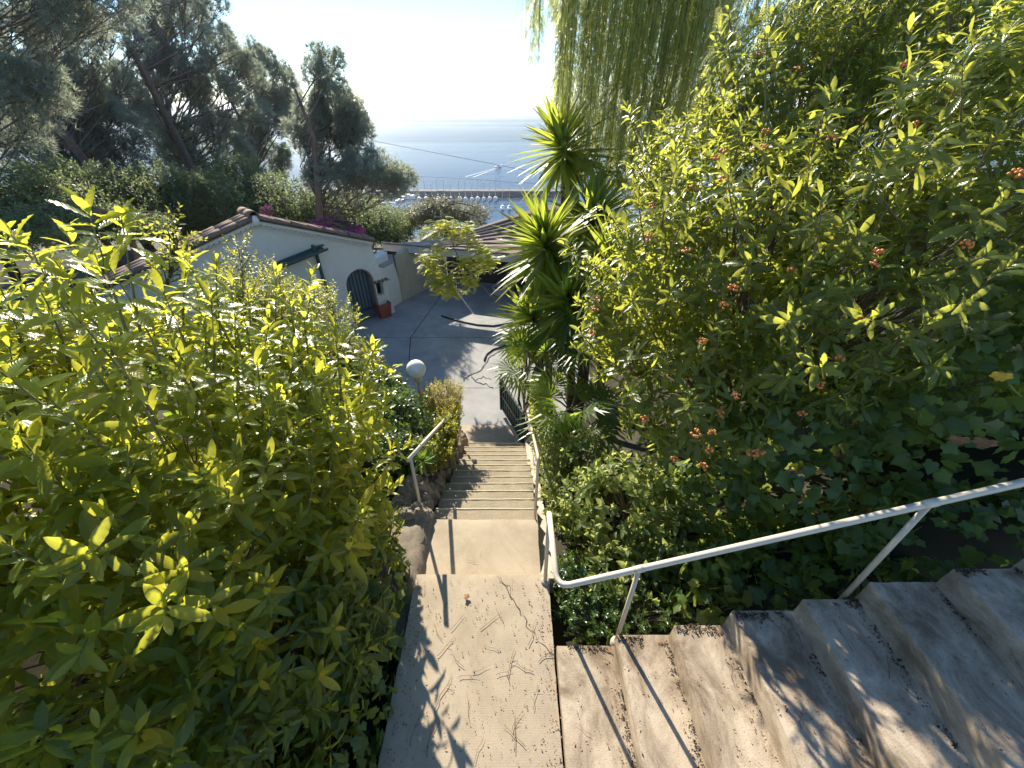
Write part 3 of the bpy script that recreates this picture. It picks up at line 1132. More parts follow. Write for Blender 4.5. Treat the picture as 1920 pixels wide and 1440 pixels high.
wallquad([(LW, lo_z), (s0 - dw, lo_z), (s0 - dw, zr_top(s0 - dw)), (ridge[0], ridge[1]), (lft[0], lft[1]), (LW, zr_top(LW))])
top = [(s0 + dw, zr_top(s0 + dw)), (s0 - dw, zr_top(s0 - dw))]
wallquad(top + [(x, z) for x, z in arch[::-1]])
wallquad([(s0 + dw, lo_z), (n0, lo_z), (n0, zr_top(n0)), (s0 + dw, zr_top(s0 + dw))])
wallquad([(n0, lo_z), (n1, lo_z), (n1, nz0), (n0, nz0)])
wallquad([(n0, nz1), (n1, nz1), (eave[0], eave[1]), (n0, zr_top(n0))] if eave[0] < n1 + .02 else [(n0, nz1), (n1, nz1), (n1, zr_top(n1)), (n0, zr_top(n0))])
cz = lambda z: eave[0] + (corner[0] - eave[0]) * (eave[1] - z) / (eave[1] - corner[1])
if eave[0] > n1 + .02:
    wallquad([(n1, lo_z), (cz(lo_z), lo_z), (eave[0], eave[1]), (n1, zr_top(n1))])
else:
    wallquad([(n1, lo_z), (cz(lo_z), lo_z), (cz(nz1), nz1), (n1, nz1)])
    wallquad([(n1, nz1), (cz(nz1), nz1), (eave[0], eave[1])])
# side and back of the house body
wall.prism([W(cz(lo_z), lo_z, -.28), W(eave[0], eave[1], -.28), W(eave[0], eave[1], -DEP), W(cz(lo_z), lo_z, -DEP)], -hd * .25)
wall.prism([W(LW, lo_z, -DEP), W(eave[0], lo_z, -DEP), W(eave[0], eave[1] - .05, -DEP), W(ridge[0], ridge[1] - .05, -DEP), W(LW, zr_top(LW) - .05, -DEP)], -hn * .2)
wall.build('wall', M['render'], house)
# arched door leaf with bars
door = MB().prism([W(s0 - dw, lo_z, -.17)] + [W(x, z, -.17) for x, z in arch[::-1]] + [W(s0 + dw, lo_z, -.17)], -hn * .05).build('door', M['door'], house)
for k in range(7):
    x = s0 - dw + .09 + k * (2 * dw - .18) / 6
    zt = dspring + (dtop - dspring) * math.sqrt(max(0, 1 - ((x - s0) / dw) ** 2)) - .02
    MB().box((W(x, (zt - 1.78) / 2, -.155)), (.016, .02, zt + 1.78), rotz(HA)).build('bar', M['bar'], door)
MB().box(W(s0, -1.78, -.15), (2 * dw - .02, .03, .05), rotz(HA)).build('rail', M['bar'], door)
# terracotta-coloured jamb on the right of the door
jam = MB()
jpts = [(s0 + dw - .006, lo_z)] + [(s0 + (dw - .006) * math.cos(PI * k / 16), dspring + (dtop - dspring - .006) * math.sin(PI * k / 16)) for k in range(9)]
for (x1, z1), (x2, z2) in zip(jpts[:-1], jpts[1:]):
    jam.add([W(x1, z1, .004), W(x2, z2, .004), W(x2, z2, -.165), W(x1, z1, -.165)], [(0, 1, 2, 3)])
    jam.add([W(x1 + .05, z1, .005), W(x2 + .05 * (x2 - s0) / dw, z2 + .04 * (1 - (x2 - s0) / dw), .005), W(x2, z2, .0052), W(x1, z1, .0052)], [(0, 1, 2, 3)])
jam.build('door_surround', M['surround'], house)
niche = MB().prism([W(n0, nz0, -.2), W(n1, nz0, -.2), W(n1, nz1, -.2), W(n0, nz1, -.2)], -hn * .03).build('window', M['darkglass'], house)
for k in range(4):
    x = n0 - .07 + k * .13
    V = []
    for i in range(7):
        a = PI * i / 6
        for d in (-.02, .16):
            V.append(W(x + .06 - .065 * math.cos(a), nz1 + .02 + .05 * math.sin(a) - d * .15, d))
    MB().add(V, [(2 * i, 2 * i + 1, 2 * i + 3, 2 * i + 2) for i in range(6)]).build('ledge_tile', M['tile'], niche)

# genoise: scallop tiles under the verge, and the tiled verge and roof
def half_pipe(p0, axis, across, up, r, L, th=.012, n=6):
    V = []; F = []
    for s, rr in ((0, r), (0, r - th)):
        for d in (0, L):
            for i in range(n + 1):
                a = PI * i / n
                V.append(p0 + axis * d + across * (-rr * math.cos(a)) + up * (rr * math.sin(a)))
    m = n + 1
    for i in range(n):
        F.append((i, i + 1, m + i + 1, m + i))
        F.append((2 * m + i + 1, 2 * m + i, 3 * m + i, 3 * m + i + 1))
        F.append((i + 1, i, 2 * m + i, 2 * m + i + 1))
        F.append((m + i, m + i + 1, 3 * m + i + 1, 3 * m + i))
    F.append((0, m, 3 * m, 2 * m)); F.append((n, 2 * m + n, 3 * m + n, m + n))
    return MB().add(V, F)


roof = None
for (sa, za), (sb, zb), nscal in ((ridge, eave, 27), (ridge, (LW, zr_top(LW)), 44)):
    A3, B3 = W(sa, za), W(sb, zb)
    t = nrm(B3 - A3)
    upv = nrm(np.cross(hn, t)); upv = upv if upv[2] > 0 else -upv
    Ltot = np.linalg.norm(B3 - A3)
    w = Ltot / nscal
    for k in range(nscal):
        c = A3 + t * w * (k + .5) - upv * .06
        half_pipe(c, hn, t, upv, w * .48, .13, .02, 6).build('eave_tile', M['render'], house, True)
    # mortar band over the scallops, then verge tiles
    q = [A3 + upv * .0, B3 + upv * .0, B3 + upv * .07, A3 + upv * .07]
    MB().prism([p + hn * .14 for p in q], -hn * .36).build('verge_band', M['render'], house)
    nt_ = max(6, int(Ltot / .36))
    for r_, off in enumerate((.10, -.10, -.28)):
        for k in range(nt_):
            L = Ltot / nt_
            c = A3 + t * L * k + hn * off + upv * (.085 + .022 * (k % 2) * 0 + RNG.normal(0, .005))
            tl = nrm(t * 1.0 - upv * .03)
            if r_ < 7:
                half_pipe(c + upv * .03 * (1 if k % 1 == 0 else 0), tl, hn, upv, .10 + RNG.normal(0, .003), L * 1.08, .014, 5).build('roof_tile', M['tile'], house, True)
    q = [A3 + upv * .072, B3 + upv * .072, B3 + upv * .09, A3 + upv * .09]
    MB().prism([p + hn * .18 for p in q], -hn * (DEP + .2)).build('roof_deck', M['tile'], house)
# ridge caps
for k in range(2):
    half_pipe(W(ridge[0], ridge[1] + .17, .20 - k * .36), -hn, hd, np.array([0, 0, 1.0]), .12, .38, .016, 6).build('ridge_tile', M['tile'], house, True)
MB().lathe(W(ridge[0], ridge[1] + .02, .14), [(.0, .17), (.06, .15), (.09, .08), (.09, .0), (.05, -.05)], 12).build('ridge_plug', M['render'], house, True)

# dark green pergola frame on the gable wall
aw = thing('awning_frame', 'dark green painted awning frame with slanted beam on the cream gable wall', 'awning frame', W(*sz(590, 480)))
aA = np.array(sz(505, 500)); aB = np.array(sz(606, 461))
for o_, z_, r_ in ((.10, .05, .03), (.30, -.02, .035)):
    MB().tube([W(aA[0], aA[1] + z_, o_), W(aB[0] - .03, aB[1] + z_, o_)], r_, 8).build('beam', M['awning'], aw, True)
MB().hexa([W(aA[0], aA[1] + .03, .03), W(aB[0] - .1, aB[1] + .03, .03), W(aB[0] - .1, aB[1] - .06, .30), W(aA[0], aA[1] - .06, .30),
           W(aA[0], aA[1] + .06, .03), W(aB[0] - .1, aB[1] + .06, .03), W(aB[0] - .1, aB[1] - .03, .30), W(aA[0], aA[1] - .03, .30)]).build('canopy', M['awning'], aw)
pA = sz(590, 470); pB = sz(602, 528)
MB().tube([W(pA[0], pA[1], .05), W(pA[0], ZC + .4, .05)], .045, 8).build('post', M['awning'], aw, True)
MB().box(W(pA[0] - .08, pA[1] + .12, .18), (.07, .1, .16), rotz(HA)).build('bracket', M['awning'], aw)

# terracotta planter box by the door
pb = onz(718, 597, ZC)
pl = thing('planter', 'square terracotta planter box beside the blue arched door', 'planter', (pb[0], pb[1], ZC))
pR = rotz(HA - .1)
pc = np.array([pb[0], pb[1] + .17, ZC])
hw, hb, hh = .22, .18, .50
for sx, sy in ((1, 0), (-1, 0), (0, 1), (0, -1)):
    V = []
    for z, h_, in_ in ((.004, hb, 0), (hh, hw, 0)):
        for th in (0, .035):
            e = h_ - th
            if sx: pts = [(sx * e, -e, z), (sx * e, e, z)]
            else: pts = [(-e, sy * e, z), (e, sy * e, z)]
            V += [pc + pR @ np.array(p) for p in pts]
    MB().hexa([V[0], V[1], V[3], V[2], V[4], V[5], V[7], V[6]]).build('side', M['terracotta'], pl)
MB().box(pc + np.array([0, 0, .22]), (.33, .33, .40), pR).build('soil', M['soil'], pl)

# low white wall between house and carport
lw = thing('garden_wall', 'low stained cream wall with sloping coping between house and carport', 'wall', W(1.1, ZC))
w0 = onz(740, 574, ZC); w1 = onz(757, 563, ZC)
wd = nrm(np.array([w1[0] - w0[0], w1[1] - w0[1], 0])); wnv = np.array([wd[1], -wd[0], 0])
q = [onplane(x, y, w0, wnv) for x, y in ((737, 577), (757, 563), (757, 556), (738, 492), (718, 502))]
q[0][2] = ZC - .05; q[1][2] = ZC - .05
MB().prism(q, -wnv * .3).build('body', M['render'], lw)
a_, b_ = q[4], q[3]
MB().prism([a_ + wnv * .03, b_ + wnv * .03, b_ + wnv * .03 + np.array([0, 0, .05]), a_ + wnv * .03 + np.array([0, 0, .05])], -wnv * .36).build('coping', M['kerb'], lw)
MB().prism([a_ - wnv * .2 + np.array([0, 0, .05]), b_ - wnv * .2 + np.array([0, 0, .05]), b_ - wnv * .2 + np.array([0, 0, .33]), a_ - wnv * .2 + np.array([0, 0, .25])], -wnv * .3).build('upper_block', M['render'], lw)

# ------------------------------------------------------------------ carport
cp = thing('carport', 'open carport with brown banded roof and beige rear wall across the courtyard', 'carport', (-2, 14.5, ZC))
fa = onplane(716, 458, (-4.48, 14.15, -.35), (0.283, .959, 0)); fa = np.array([-4.5, 14.15, -.36])
fb = np.array([2.6, 12.1, -.36])
fd = nrm(fb - fa); fn = np.array([-fd[1], fd[0], 0])
zup = np.array([0, 0, 1.0])
MB().prism([fa, fb, fb - zup * .24, fa - zup * .24], fn * .06).build('fascia', M['fascia'], cp)
NB = 8
back_px = [(716, 458), (745, 449), (800, 436), (850, 420), (890, 408), (930, 400), (1000, 392), (1060, 388)]


def roof_pt(s, w):
    """s 0..1 along the front, w 0..1 towards the ridge"""
    f = fa + (fb - fa) * s
    depth = (.15 + 3.4 * smooth01(s * 1.3)) * w
    sag = -.07 * math.sin(PI * w)
    return f + fn * depth + fd * (.9 * (1 - s) * w) + zup * (.02 + depth * (.24 + .03 * s) + sag)


for b_ in range(NB):
    w0_, w1_ = b_ / NB, (b_ + 1) / NB
    V = []; F = []
    n = 14
    for i in range(n + 1):
        s = i / n
        p, q_ = roof_pt(s, w0_) - fn * .05, roof_pt(s, w1_)
        V += [p + zup * .045, q_ + zup * .01, p + zup * .0, q_ - zup * .035]
    for i in range(n):
        k = 4 * i
        F += [(k, k + 4, k + 5, k + 1), (k + 2, k + 3, k + 7, k + 6), (k, k + 2, k + 6, k + 4), (k + 1, k + 5, k + 7, k + 3)]
    F += [(0, 1, 3, 2), (4 * n, 4 * n + 2, 4 * n + 3, 4 * n + 1)]
    pn = MB().add(V, F).build('roof_panel', M['shingle'], cp)
    lip = [roof_pt(i / n, w0_) - fn * .05 + zup * .05 for i in range(n + 1)]
    MB().tube(lip, .016, 5).build('lip', M['lip'], pn, True)
# posts, beam, walls
pf = onz(753, 558, ZC + .1)
MB().tube([(pf[0] - .02, pf[1], ZC), (pf[0], pf[1], -.5)], .07, 8).build('post', M['timber'], cp, True)
rp = onz(968, 545, ZC)
MB().tube([(rp[0], rp[1], ZC), (rp[0], rp[1], -.5)], .07, 8).build('post', M['timber'], cp, True)
MB().prism([fa + fn * .2 - zup * .1 + fd * .4, fb + fn * .2 - zup * .1, fb + fn * .2 - zup * .26, fa + fn * .2 - zup * .26 + fd * .4], fn * .12).build('beam', M['timber'], cp)
cw0 = onz(756, 565, ZC); cw1 = onz(803, 541, ZC)
cwd = nrm(cw1 - cw0); cwn = np.array([cwd[1], -cwd[0], 0])
cw2 = cw0 + cwd * 2.6
MB().prism([cw0 - zup * .05, cw2 - zup * .05, cw2 + zup * 1.95, cw0 + zup * 1.62], -cwn * .15).build('beige_wall', M['wallbeige'], cp)
bw1 = cw2 + fd * 7.5
MB().prism([cw2 + fd * .01 - zup * .05, bw1 - zup * .05, bw1 + zup * 2.0, cw2 + fd * .01 + zup * 2.0], fn * .15).build('rear_wall', M['timber'], cp)
# white-rimmed round planter ring
rg = onz(937, 551, ZC)
pot = thing('round_planter', 'round pale stone planter ring standing under the carport edge', 'planter', (rg[0], rg[1], ZC))
MB().lathe((rg[0], rg[1], ZC), [(.22, .0), (.26, .08), (.24, .16), (.29, .24), (.30, .28), (.24, .28), (.22, .2), (0, .19)], 22).build('bowl', M['potstone'], pot, True)
MB().lathe((rg[0], rg[1], ZC), [(.225, .205), (.1, .22), (0, .215)], 16).build('soil', M['soil'], pot, True)

# ------------------------------------------------------------------ harbour and far sea
def quay(px0, px1, y, w, h, name, label, mat):
    a = onz(px0, y, SEA_Z); b = onz(px1, y, SEA_Z)
    d = nrm(b - a); n = np.array([-d[1], d[0], 0])
    V = []
    for t in np.linspace(0, 1, 24):
        p = a + (b - a) * t
        j = RNG.normal(0, .25)
        V.append((p, j))
    mb = MB()
    for (p, j), (q_, j2) in zip(V[:-1], V[1:]):
        mb.hexa([p - zup * 2, q_ - zup * 2, q_ + n * w - zup * 2, p + n * w - zup * 2, p + zup * (h + j * .3), q_ + zup * (h + j * .3), q_ + n * w + zup * h, p + n * w + zup * h])
    o = mb.build(name, mat)
    return prop(o, label, 'breakwater')


quay(690, 1060, 368, 9, 4.0, 'breakwater', 'long grey stone breakwater sheltering the harbour', M['pier'])
o = quay(560, 735, 371, 10, 3.0, 'breakwater', 'short breakwater arm left of the harbour mouth behind the pine', M['pier'])


def boat(px, py, L, sail, label, group, heading=0):
    p = onz(px, py, SEA_Z)
    b = thing('sailboat' if sail else 'motorboat', label, 'boat', p, group)
    R = rotz(heading)
    V = []; F = []
    st = [(-.5, .30, .0), (-.3, .36, .02), (0, .36, .05), (.25, .28, .09), (.42, .14, .14), (.5, .02, .18)]
    for x, w, s in st:
        for (yy, zz) in ((-w * .5, .20 + s), (-w * .36, .0), (0, -.05), (w * .36, .0), (w * .5, .20 + s)):
            V.append(p + R @ np.array([x * L, yy * L, zz * L * .8]))
    for i in range(5):
        for k in range(4):
            F.append((i * 5 + k, i * 5 + k + 1, i * 5 + k + 6, i * 5 + k + 5))
        F.append((i * 5, i * 5 + 5, i * 5 + 9, i * 5 + 4))
    F.append((0, 4, 3, 2, 1))
    MB().add(V, F).build('hull', M['white'], b)
    MB().box(p + R @ np.array([-.02 * L, 0, .25 * L]), (.34 * L, .22 * L, .12 * L), R).build('cabin', M['white'], b)
    MB().box(p + R @ np.array([-.02 * L, 0, .26 * L]), (.345 * L, .225 * L, .04 * L), R).build('window_band', M['boatblue'], b)
    if sail:
        MB().tube([p + R @ np.array([.05 * L, 0, .2 * L]), p + R @ np.array([.05 * L, 0, 1.75 * L])], .16, 5).build('mast', M['mast'], b)
        MB().tube([p + R @ np.array([.05 * L, 0, .48 * L]), p + R @ np.array([-.4 * L, 0, .46 * L])], .14, 5).build('boom', M['mast'], b)
    return b


for k, x in enumerate((786, 799, 811, 822, 834, 846, 862, 873, 885, 896, 907, 918, 929)):
    boat(x, 376 + .4 * math.sin(k), 8.2 + .8 * math.sin(k * 2.3), True, 'white sailing boat moored along the breakwater, %s from the left' % ['first', 'second', 'third', 'fourth', 'fifth', 'sixth', 'seventh', 'eighth', 'ninth', 'tenth', 'eleventh', 'twelfth', 'thirteenth'][k], 'sailboats moored along the breakwater', -PI / 2 + .05 * math.sin(k * 5))
for k, x in enumerate((905, 942, 955)):
    boat(x, 392 + 3 * (k == 0), 8.0, k > 0, ['white boat lying apart nearer the shore, bow to the breakwater', 'left one of two white boats moored near the roof edge',
                                             'right one of two white boats moored beside the yucca tips'][k], 'boats near the shore', PI / 2)
boat(750, 378.5, 7, False, 'small white motorboat crossing the inner harbour', None, .2)
boat(766, 372.5, 11, False, 'low wide boat at the end of the mooring row', None, 0.0)
bo = boat(934, 314, 9, False, 'lone motorboat out on the open sea trailing a wake', None, .5)
# wake of the motorboat
a = onz(932, 315, SEA_Z); b = onz(880, 332, SEA_Z)
d = nrm(b - a); n_ = np.array([-d[1], d[0], 0])
mb = MB()
for s in (-1, 1):
    mb.add([a + zup * .15 + n_ * s * .5, b + zup * .15 + n_ * s * 4, b + zup * .15 + n_ * s * 5.2, a + zup * .15 + n_ * s * 1.0], [(0, 1, 2, 3)])
mb.build('wake', M['foam'], bo)

# overhead wires
def wire(pts, label, r):
    P = [at(*q_) for q_ in pts]
    Q = []
    for a_, b_ in zip(P[:-1], P[1:]):
        for k in range(8): Q.append(a_ + (b_ - a_) * k / 8)
    Q.append(P[-1])
    o = MB().tube(Q, r, 5).build('overhead_wire', M['wire'], None, True)
    prop(o, label, 'wire')


wire([(-150, 120, 20), (250, 190, 21), (720, 268, 22), (1000, 322, 21), (1250, 360, 19)], 'upper overhead cable sagging from the pines across the sea view', .010)
wire([(560, 292, 26), (780, 330, 26), (1010, 344, 25), (1250, 352, 24)], 'lower thin overhead cable crossing just above the boats', .007)

EXTRA = True

# ------------------------------------------------------------------ VEGETATION
def shrub(name, label, blobs, n, nleaf, size, mat, tm, rng, L=.16, up=.5, stem_n=60, stem_mat='brownstem', root=None, lo=.70, a0=95, a1=25, keep=keepfun,
          hero=None, hero_mat=None, group=None, cat='shrub', stem_r=.006, partname='leaf'):
    C0 = np.array(blobs[0][0], float)
    if root is None: root = (C0[0], C0[1], float(ground(C0[0], C0[1])))
    t = thing(name, label, cat, root, group)
    p, nn = blob_points(blobs, n, rng, lo, 1.03, keep)
    d = nrm(nn + np.array([0, 0, up]) + rng.normal(0, .28, p.shape))
    pos, Y, N, S = shoot_leaves(p, d, L, nleaf, size, rng, a0, a1)
    ok = keep(pos)
    pos, Y, N, S = pos[ok], Y[ok], N[ok], S[ok]
    S = S * rng.uniform(.7, 1.22, len(S))
    leaves_mesh('foliage', tm, pos, frames(Y, N), np.stack([S * rng.uniform(.75, 1.2, len(S)), S, S * rng.uniform(.3, 1.6, len(S))], 1), rng.random(len(pos)), mat, t, 'stuff')
    # stems, from inside the shrub to the tips
    if stem_n:
        sel = rng.choice(len(p), min(stem_n, len(p)), replace=False)
        cen = np.array([b[0] for b in blobs], float)
        near = cen[np.argmin(((p[sel][:, None] - cen[None]) ** 2).sum(-1), axis=1)]
        rt = near + (np.array(root) + np.array([0, 0, .1]) - near) * (.35 + .4 * rng.random((len(sel), 1)))
        stems('branches', p[sel], rt, stem_r, M[stem_mat], t, rng)
        # main trunks from the ground
        for k in range(3):
            c = cen[k % len(cen)]
            MB().tube([np.array(root) + rng.normal(0, .12, 3) * (1, 1, 0) - (0, 0, .1), (np.array(root) + c) / 2 + rng.normal(0, .08, 3), c], [stem_r * 6, stem_r * 4.5, stem_r * 3], 6).build('stem', M['bark'], t, True)
    if hero is not None:
        tips = np.array([at(h[0], h[1], h[2]) for h in hero])
        hd_ = np.array([h[3] for h in hero], float)
        hL = np.array([h[4] for h in hero])
        nl = 12
        pos, Y, N, S = shoot_leaves(tips, hd_, hL, nl, .165, rng, 100, 28, 10)
        leaf_objects(partname, T_BIG, pos, frames(Y, N), S, hero_mat or mat, t)
        stems('branches', tips, tips - nrm(hd_) * (hL + .45)[:, None] + rng.normal(0, .05, tips.shape), .006, M['stem'], t, rng, .05)
    return t, p, nn


cm = lambda x, y, d: tuple(at(x, y, d))
# --- left foreground: big-leaved shrub, bright where the sun comes through
UPR = (.12, -.05, 1)
heroL = [(165, 392, 1.75, (.1, 0, 1), .16), (228, 408, 1.85, (.25, 0, 1), .14), (60, 470, 1.55, (0, .1, 1), .16), (205, 500, 1.55, (.15, -.1, 1), .20),
         (20, 440, 1.6, (-.2, 0, 1), .14), (110, 560, 1.5, (.1, -.2, 1), .22), (305, 545, 2.0, (.2, 0, 1), .14), (395, 560, 2.15, (.3, 0, 1), .14),
         (205, 640, 1.6, (.1, -.1, 1), .22), (335, 690, 1.85, (.2, -.2, 1), .2), (440, 690, 2.2, (.3, 0, 1), .16), (520, 735, 2.35, (.4, 0, 1), .16),
         (590, 700, 2.5, (.4, 0, 1), .14), (90, 745, 1.5, (.1, -.2, 1), .24), (620, 790, 2.55, (.5, -.1, 1), .14), (30, 840, 1.45, (.2, -.4, .8), .2),
         (160, 1040, 1.45, (.4, -.5, .7), .2), (345, 1075, 1.65, (.6, -.5, .6), .2), (310, 1155, 1.5, (.6, -.6, .45), .2), (150, 1225, 1.5, (.3, -.7, .35), .2),
         (620, 1040, 2.5, (.7, -.4, .5), .16), (520, 960, 2.3, (.6, -.4, .6), .16), (90, 1320, 1.6, (.3, -.5, .3), .2), (460, 1180, 2.0, (.6, -.6, .4), .16)]
rngL = np.random.default_rng(21)
blobL = [((-2.6, 1.8, 1.5), (1.2, 1.1, 1.25)), ((-2.0, 1.45, .85), (.95, .95, 1.2)), ((-1.75, 2.15, .75), (.68, .66, .95)), ((-2.45, .75, 1.0), (1.05, .95, 1.15)), ((-3.3, 1.3, 1.8), (1.1, 1.4, 1.2)), (cm(590, 800, 3.2), (.5, .5, .5)), (cm(480, 740, 3.1), (.6, .5, .5))]
LEFT = shrub('cheesewood_shrub', 'large yellow-green leafy shrub filling the left foreground', blobL, 1350, 12, .145, M['lf_bright'], T_MID, rngL, L=.17, up=.75,
      stem_n=160, hero=heroL, hero_mat=M['lf_bright'])
# upright sunlit shoots standing clear of the canopy
tL, pL, nL = LEFT
ru = np.random.default_rng(23)
up_ok = np.where(nL[:, 2] > -.05)[0]
sel = ru.choice(up_ok, 380, replace=False)
tipU = pL[sel] + nrm(np.array([.10, -.05, 1.0]) + nL[sel] * .5 + ru.normal(0, .16, (380, 3))) * ru.uniform(.2, .58, (380, 1))
dU = nrm(tipU - pL[sel])
kk = keepfun(tipU) & (((tipU - CAMP) ** 2).sum(1) > 1.25 ** 2)
tipU, dU, bU = tipU[kk], dU[kk], pL[sel][kk]
pos, Y, N, S = shoot_leaves(tipU, dU, np.full(len(tipU), .34), 15, .15, ru, 88, 24, 14)
leaves_mesh('shoot_leaves', T_MID, pos, frames(Y, N), S * ru.uniform(.75, 1.2, len(S)), ru.random(len(pos)), M['lf_bright'], tL, 'stuff')
stems('shoots', tipU, bU - dU * .15, .0065, M['stem'], tL, ru, .05)
# darker lower skirt of foliage towards the landing
blobS = [((-1.45, 1.55, .55), (.55, .75, .75)), ((-1.55, .95, .65), (.6, .7, .85)), ((-1.55, 2.35, .35), (.45, .45, .55)), ((-1.7, .3, .9), (.6, .7, .9))]
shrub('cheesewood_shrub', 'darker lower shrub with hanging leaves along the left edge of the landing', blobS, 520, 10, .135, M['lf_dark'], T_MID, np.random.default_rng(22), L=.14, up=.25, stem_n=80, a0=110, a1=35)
# creeping ivy on the landing edge at the left
def ivy(name, label, pts, nrmv, size, rng, mat, root, nobj=0, dead=0):
    t = thing(name, label, 'ivy', root)
    n = len(pts)
    up = np.array([0, 0, 1.0])
    N = nrm(nrmv + rng.normal(0, .35, pts.shape))
    Y = nrm(np.array([0, 0, -1.0]) * .6 + rng.normal(0, .55, pts.shape))
    R = frames(Y, N)
    S = size * (.55 + .75 * rng.random(n))
    if nobj:
        x, y, d = project(pts)
        sc = S / np.maximum(d, .1) * ((x > 0) & (x < 1920) & (y > 0) & (y < 1440))
        o_ = np.argsort(-sc)[:nobj * 2]
        o_ = rng.permutation(o_)[:nobj]
        leaf_objects('leaf', [T_IVY], pts[o_], R[o_], S[o_], mat, t)
        k = np.ones(n, bool); k[o_] = False
        pts, R, S = pts[k], R[k], S[k]
    leaves_mesh('foliage', T_IVY, pts, R, S, rng.random(len(pts)), mat, t, 'stuff')
    return t


ri = np.random.default_rng(31)
bi, ni = blob_points([((-1.12, 1.1, .12), (.24, .9, .42)), ((-1.14, 1.75, .15), (.2, .5, .4)), ((-1.1, .4, .1), (.22, .6, .4))], 900, ri, .8, 1.05, keepfun)
ivy('ivy', 'small-leaved ivy creeping over the left edge of the landing', bi, ni, .075, ri, M['lf_ivy'], (-1.1, 1.1, -.2), 40)

# --- rosette shrub, feathery mid shrub, sapling in front of the house
shrub('rosette_shrub', 'rounded shrub with upright glossy leaf rosettes behind the left foreground leaves', [((-2.45, 3.05, 1.35), (.85, .6, .55)), ((-1.95, 3.1, .95), (.6, .5, .5))], 150, 16, .125, M['lf_tobira'], T_ROS,
      np.random.default_rng(41), L=.06, up=.9, stem_n=30, a0=75, a1=12)
blobM = [(cm(545, 600, 6.2), (1.05, .9, .70)), (cm(470, 570, 6.0), (.85, .8, .75)), (cm(615, 660, 6.4), (.65, .6, .40)), (cm(600, 700, 6.2), (.9, .8, .6)), (cm(480, 680, 6.0), (1.0, .8, .8))]
shrub('small_leaf_shrub', 'airy olive-green shrub with tiny leaves standing in front of the house', blobM, 2500, 12, .056, M['lf_small'], T_SMALL, np.random.default_rng(42), L=.20, up=.8, stem_n=220, stem_mat='bark', lo=.45, a0=80, a1=30, stem_r=.007)
shrub('small_leaf_shrub', 'golden tipped shrub reaching out over the courtyard below the door', [(cm(685, 668, 6.9), (.36, .4, .18)), (cm(640, 668, 6.6), (.4, .4, .22)), (cm(655, 705, 6.6), (.5, .5, .35))], 420, 12, .048, M['lf_gold'], T_SMALL, np.random.default_rng(43), L=.16, up=.5, stem_n=60, stem_mat='bark', lo=.4, stem_r=.006)
# thin saplings poking up before the gable
sp = np.random.default_rng(44)
for (x0, y0, d0, x1, y1, d1, lab) in ((300, 580, 3.6, 338, 428, 3.9, 'thin sapling with few twigs before the left slope of the gable'), (450, 640, 5.8, 452, 458, 5.9, 'slender upright sapling before the middle of the gable')):
    a = at(x0, y0, d0); b = at(x1, y1, d1)
    root = (a[0], a[1], float(ground(a[0], a[1])))
    t = thing('sapling', lab, 'sapling', root)
    MB().tube([np.array(root), a, (a + b) / 2 + sp.normal(0, .02, 3), b], [.02, .014, .010, .005], 5).build('stem', M['bark'], t, True)
    tips = np.array([a + (b - a) * f + nrm(sp.normal(0, 1, 3) + (0, 0, .5)) * sp.uniform(.12, .38) for f in np.linspace(.35, 1.0, 30)])
    rt = np.array([a + (b - a) * max(.1, f - .15) for f in np.linspace(.35, 1.0, 30)])
    stems('twigs', tips, rt, .004, M['bark'], t, sp)
    pos, Y, N, S = shoot_leaves(tips, nrm(tips - rt), .22, 12, .062, sp, 80, 30)
    leaves_mesh('foliage', T_SMALL, pos, frames(Y, N), S, sp.random(len(pos)), M['lf_small'], t, 'stuff')

# --- around the lamp
shrub('glossy_bush', 'dark glossy bush under the globe lamp left of the stairs', [(cm(720, 790, 5.6), (.75, .6, .5)), (cm(680, 740, 6.2), (.7, .6, .5)), (cm(745, 850, 5.0), (.35, .35, .4)), (cm(725, 735, 6.6), (.4, .5, .35))], 1100, 9, .075, M['lf_glossy'], T_OVAL, np.random.default_rng(45), L=.13, up=.7, stem_n=60, lo=.55)
shrub('heath_bush', 'fine golden-green bush right of the lamp pole', [(cm(832, 748, 6.6), (.42, .45, .34)), (cm(835, 775, 6.3), (.3, .35, .25))], 900, 12, .035, M['lf_gold'], T_SMALL, np.random.default_rng(46), L=.14, up=1.1, stem_n=60, lo=.5)
shrub('cascading_bush', 'grey-green bush spilling over the rocks beneath the left handrail', [(cm(826, 830, 5.6), (.26, .5, .26)), (cm(840, 800, 6.1), (.24, .45, .25)), (cm(800, 850, 5.2), (.22, .3, .25))], 620, 10, .05, M['lf_small'], T_OVAL, np.random.default_rng(47), L=.10, up=.3, stem_n=40, lo=.5)
rs = np.random.default_rng(48)
sc_ = at(792, 862, 4.9)
t = thing('succulent', 'pale green rosette succulent behind the left handrail post', 'succulent', (sc_[0], sc_[1], sc_[2] - .45))
MB().tube([sc_ - (0, .02, .5), sc_ - (0, 0, .05)], [.03, .025], 7).build('stem', M['stem'], t, True)
pos, Y, N, S = shoot_leaves(sc_[None], np.array([[.1, -.15, 1.0]]), .06, 22, .19, rs, 95, 10, 6)
leaf_objects('leaf', [tmpl_strip([0, .25, .6, .85, 1], lambda t: 0 if t >= 1 else .45 + 1.1 * t if t < .5 else (1 - ((t - .5) / .5) ** 2), .25, .1, 0, 1, .36)], pos, frames(Y, N), S, M['lf_succ'], t)

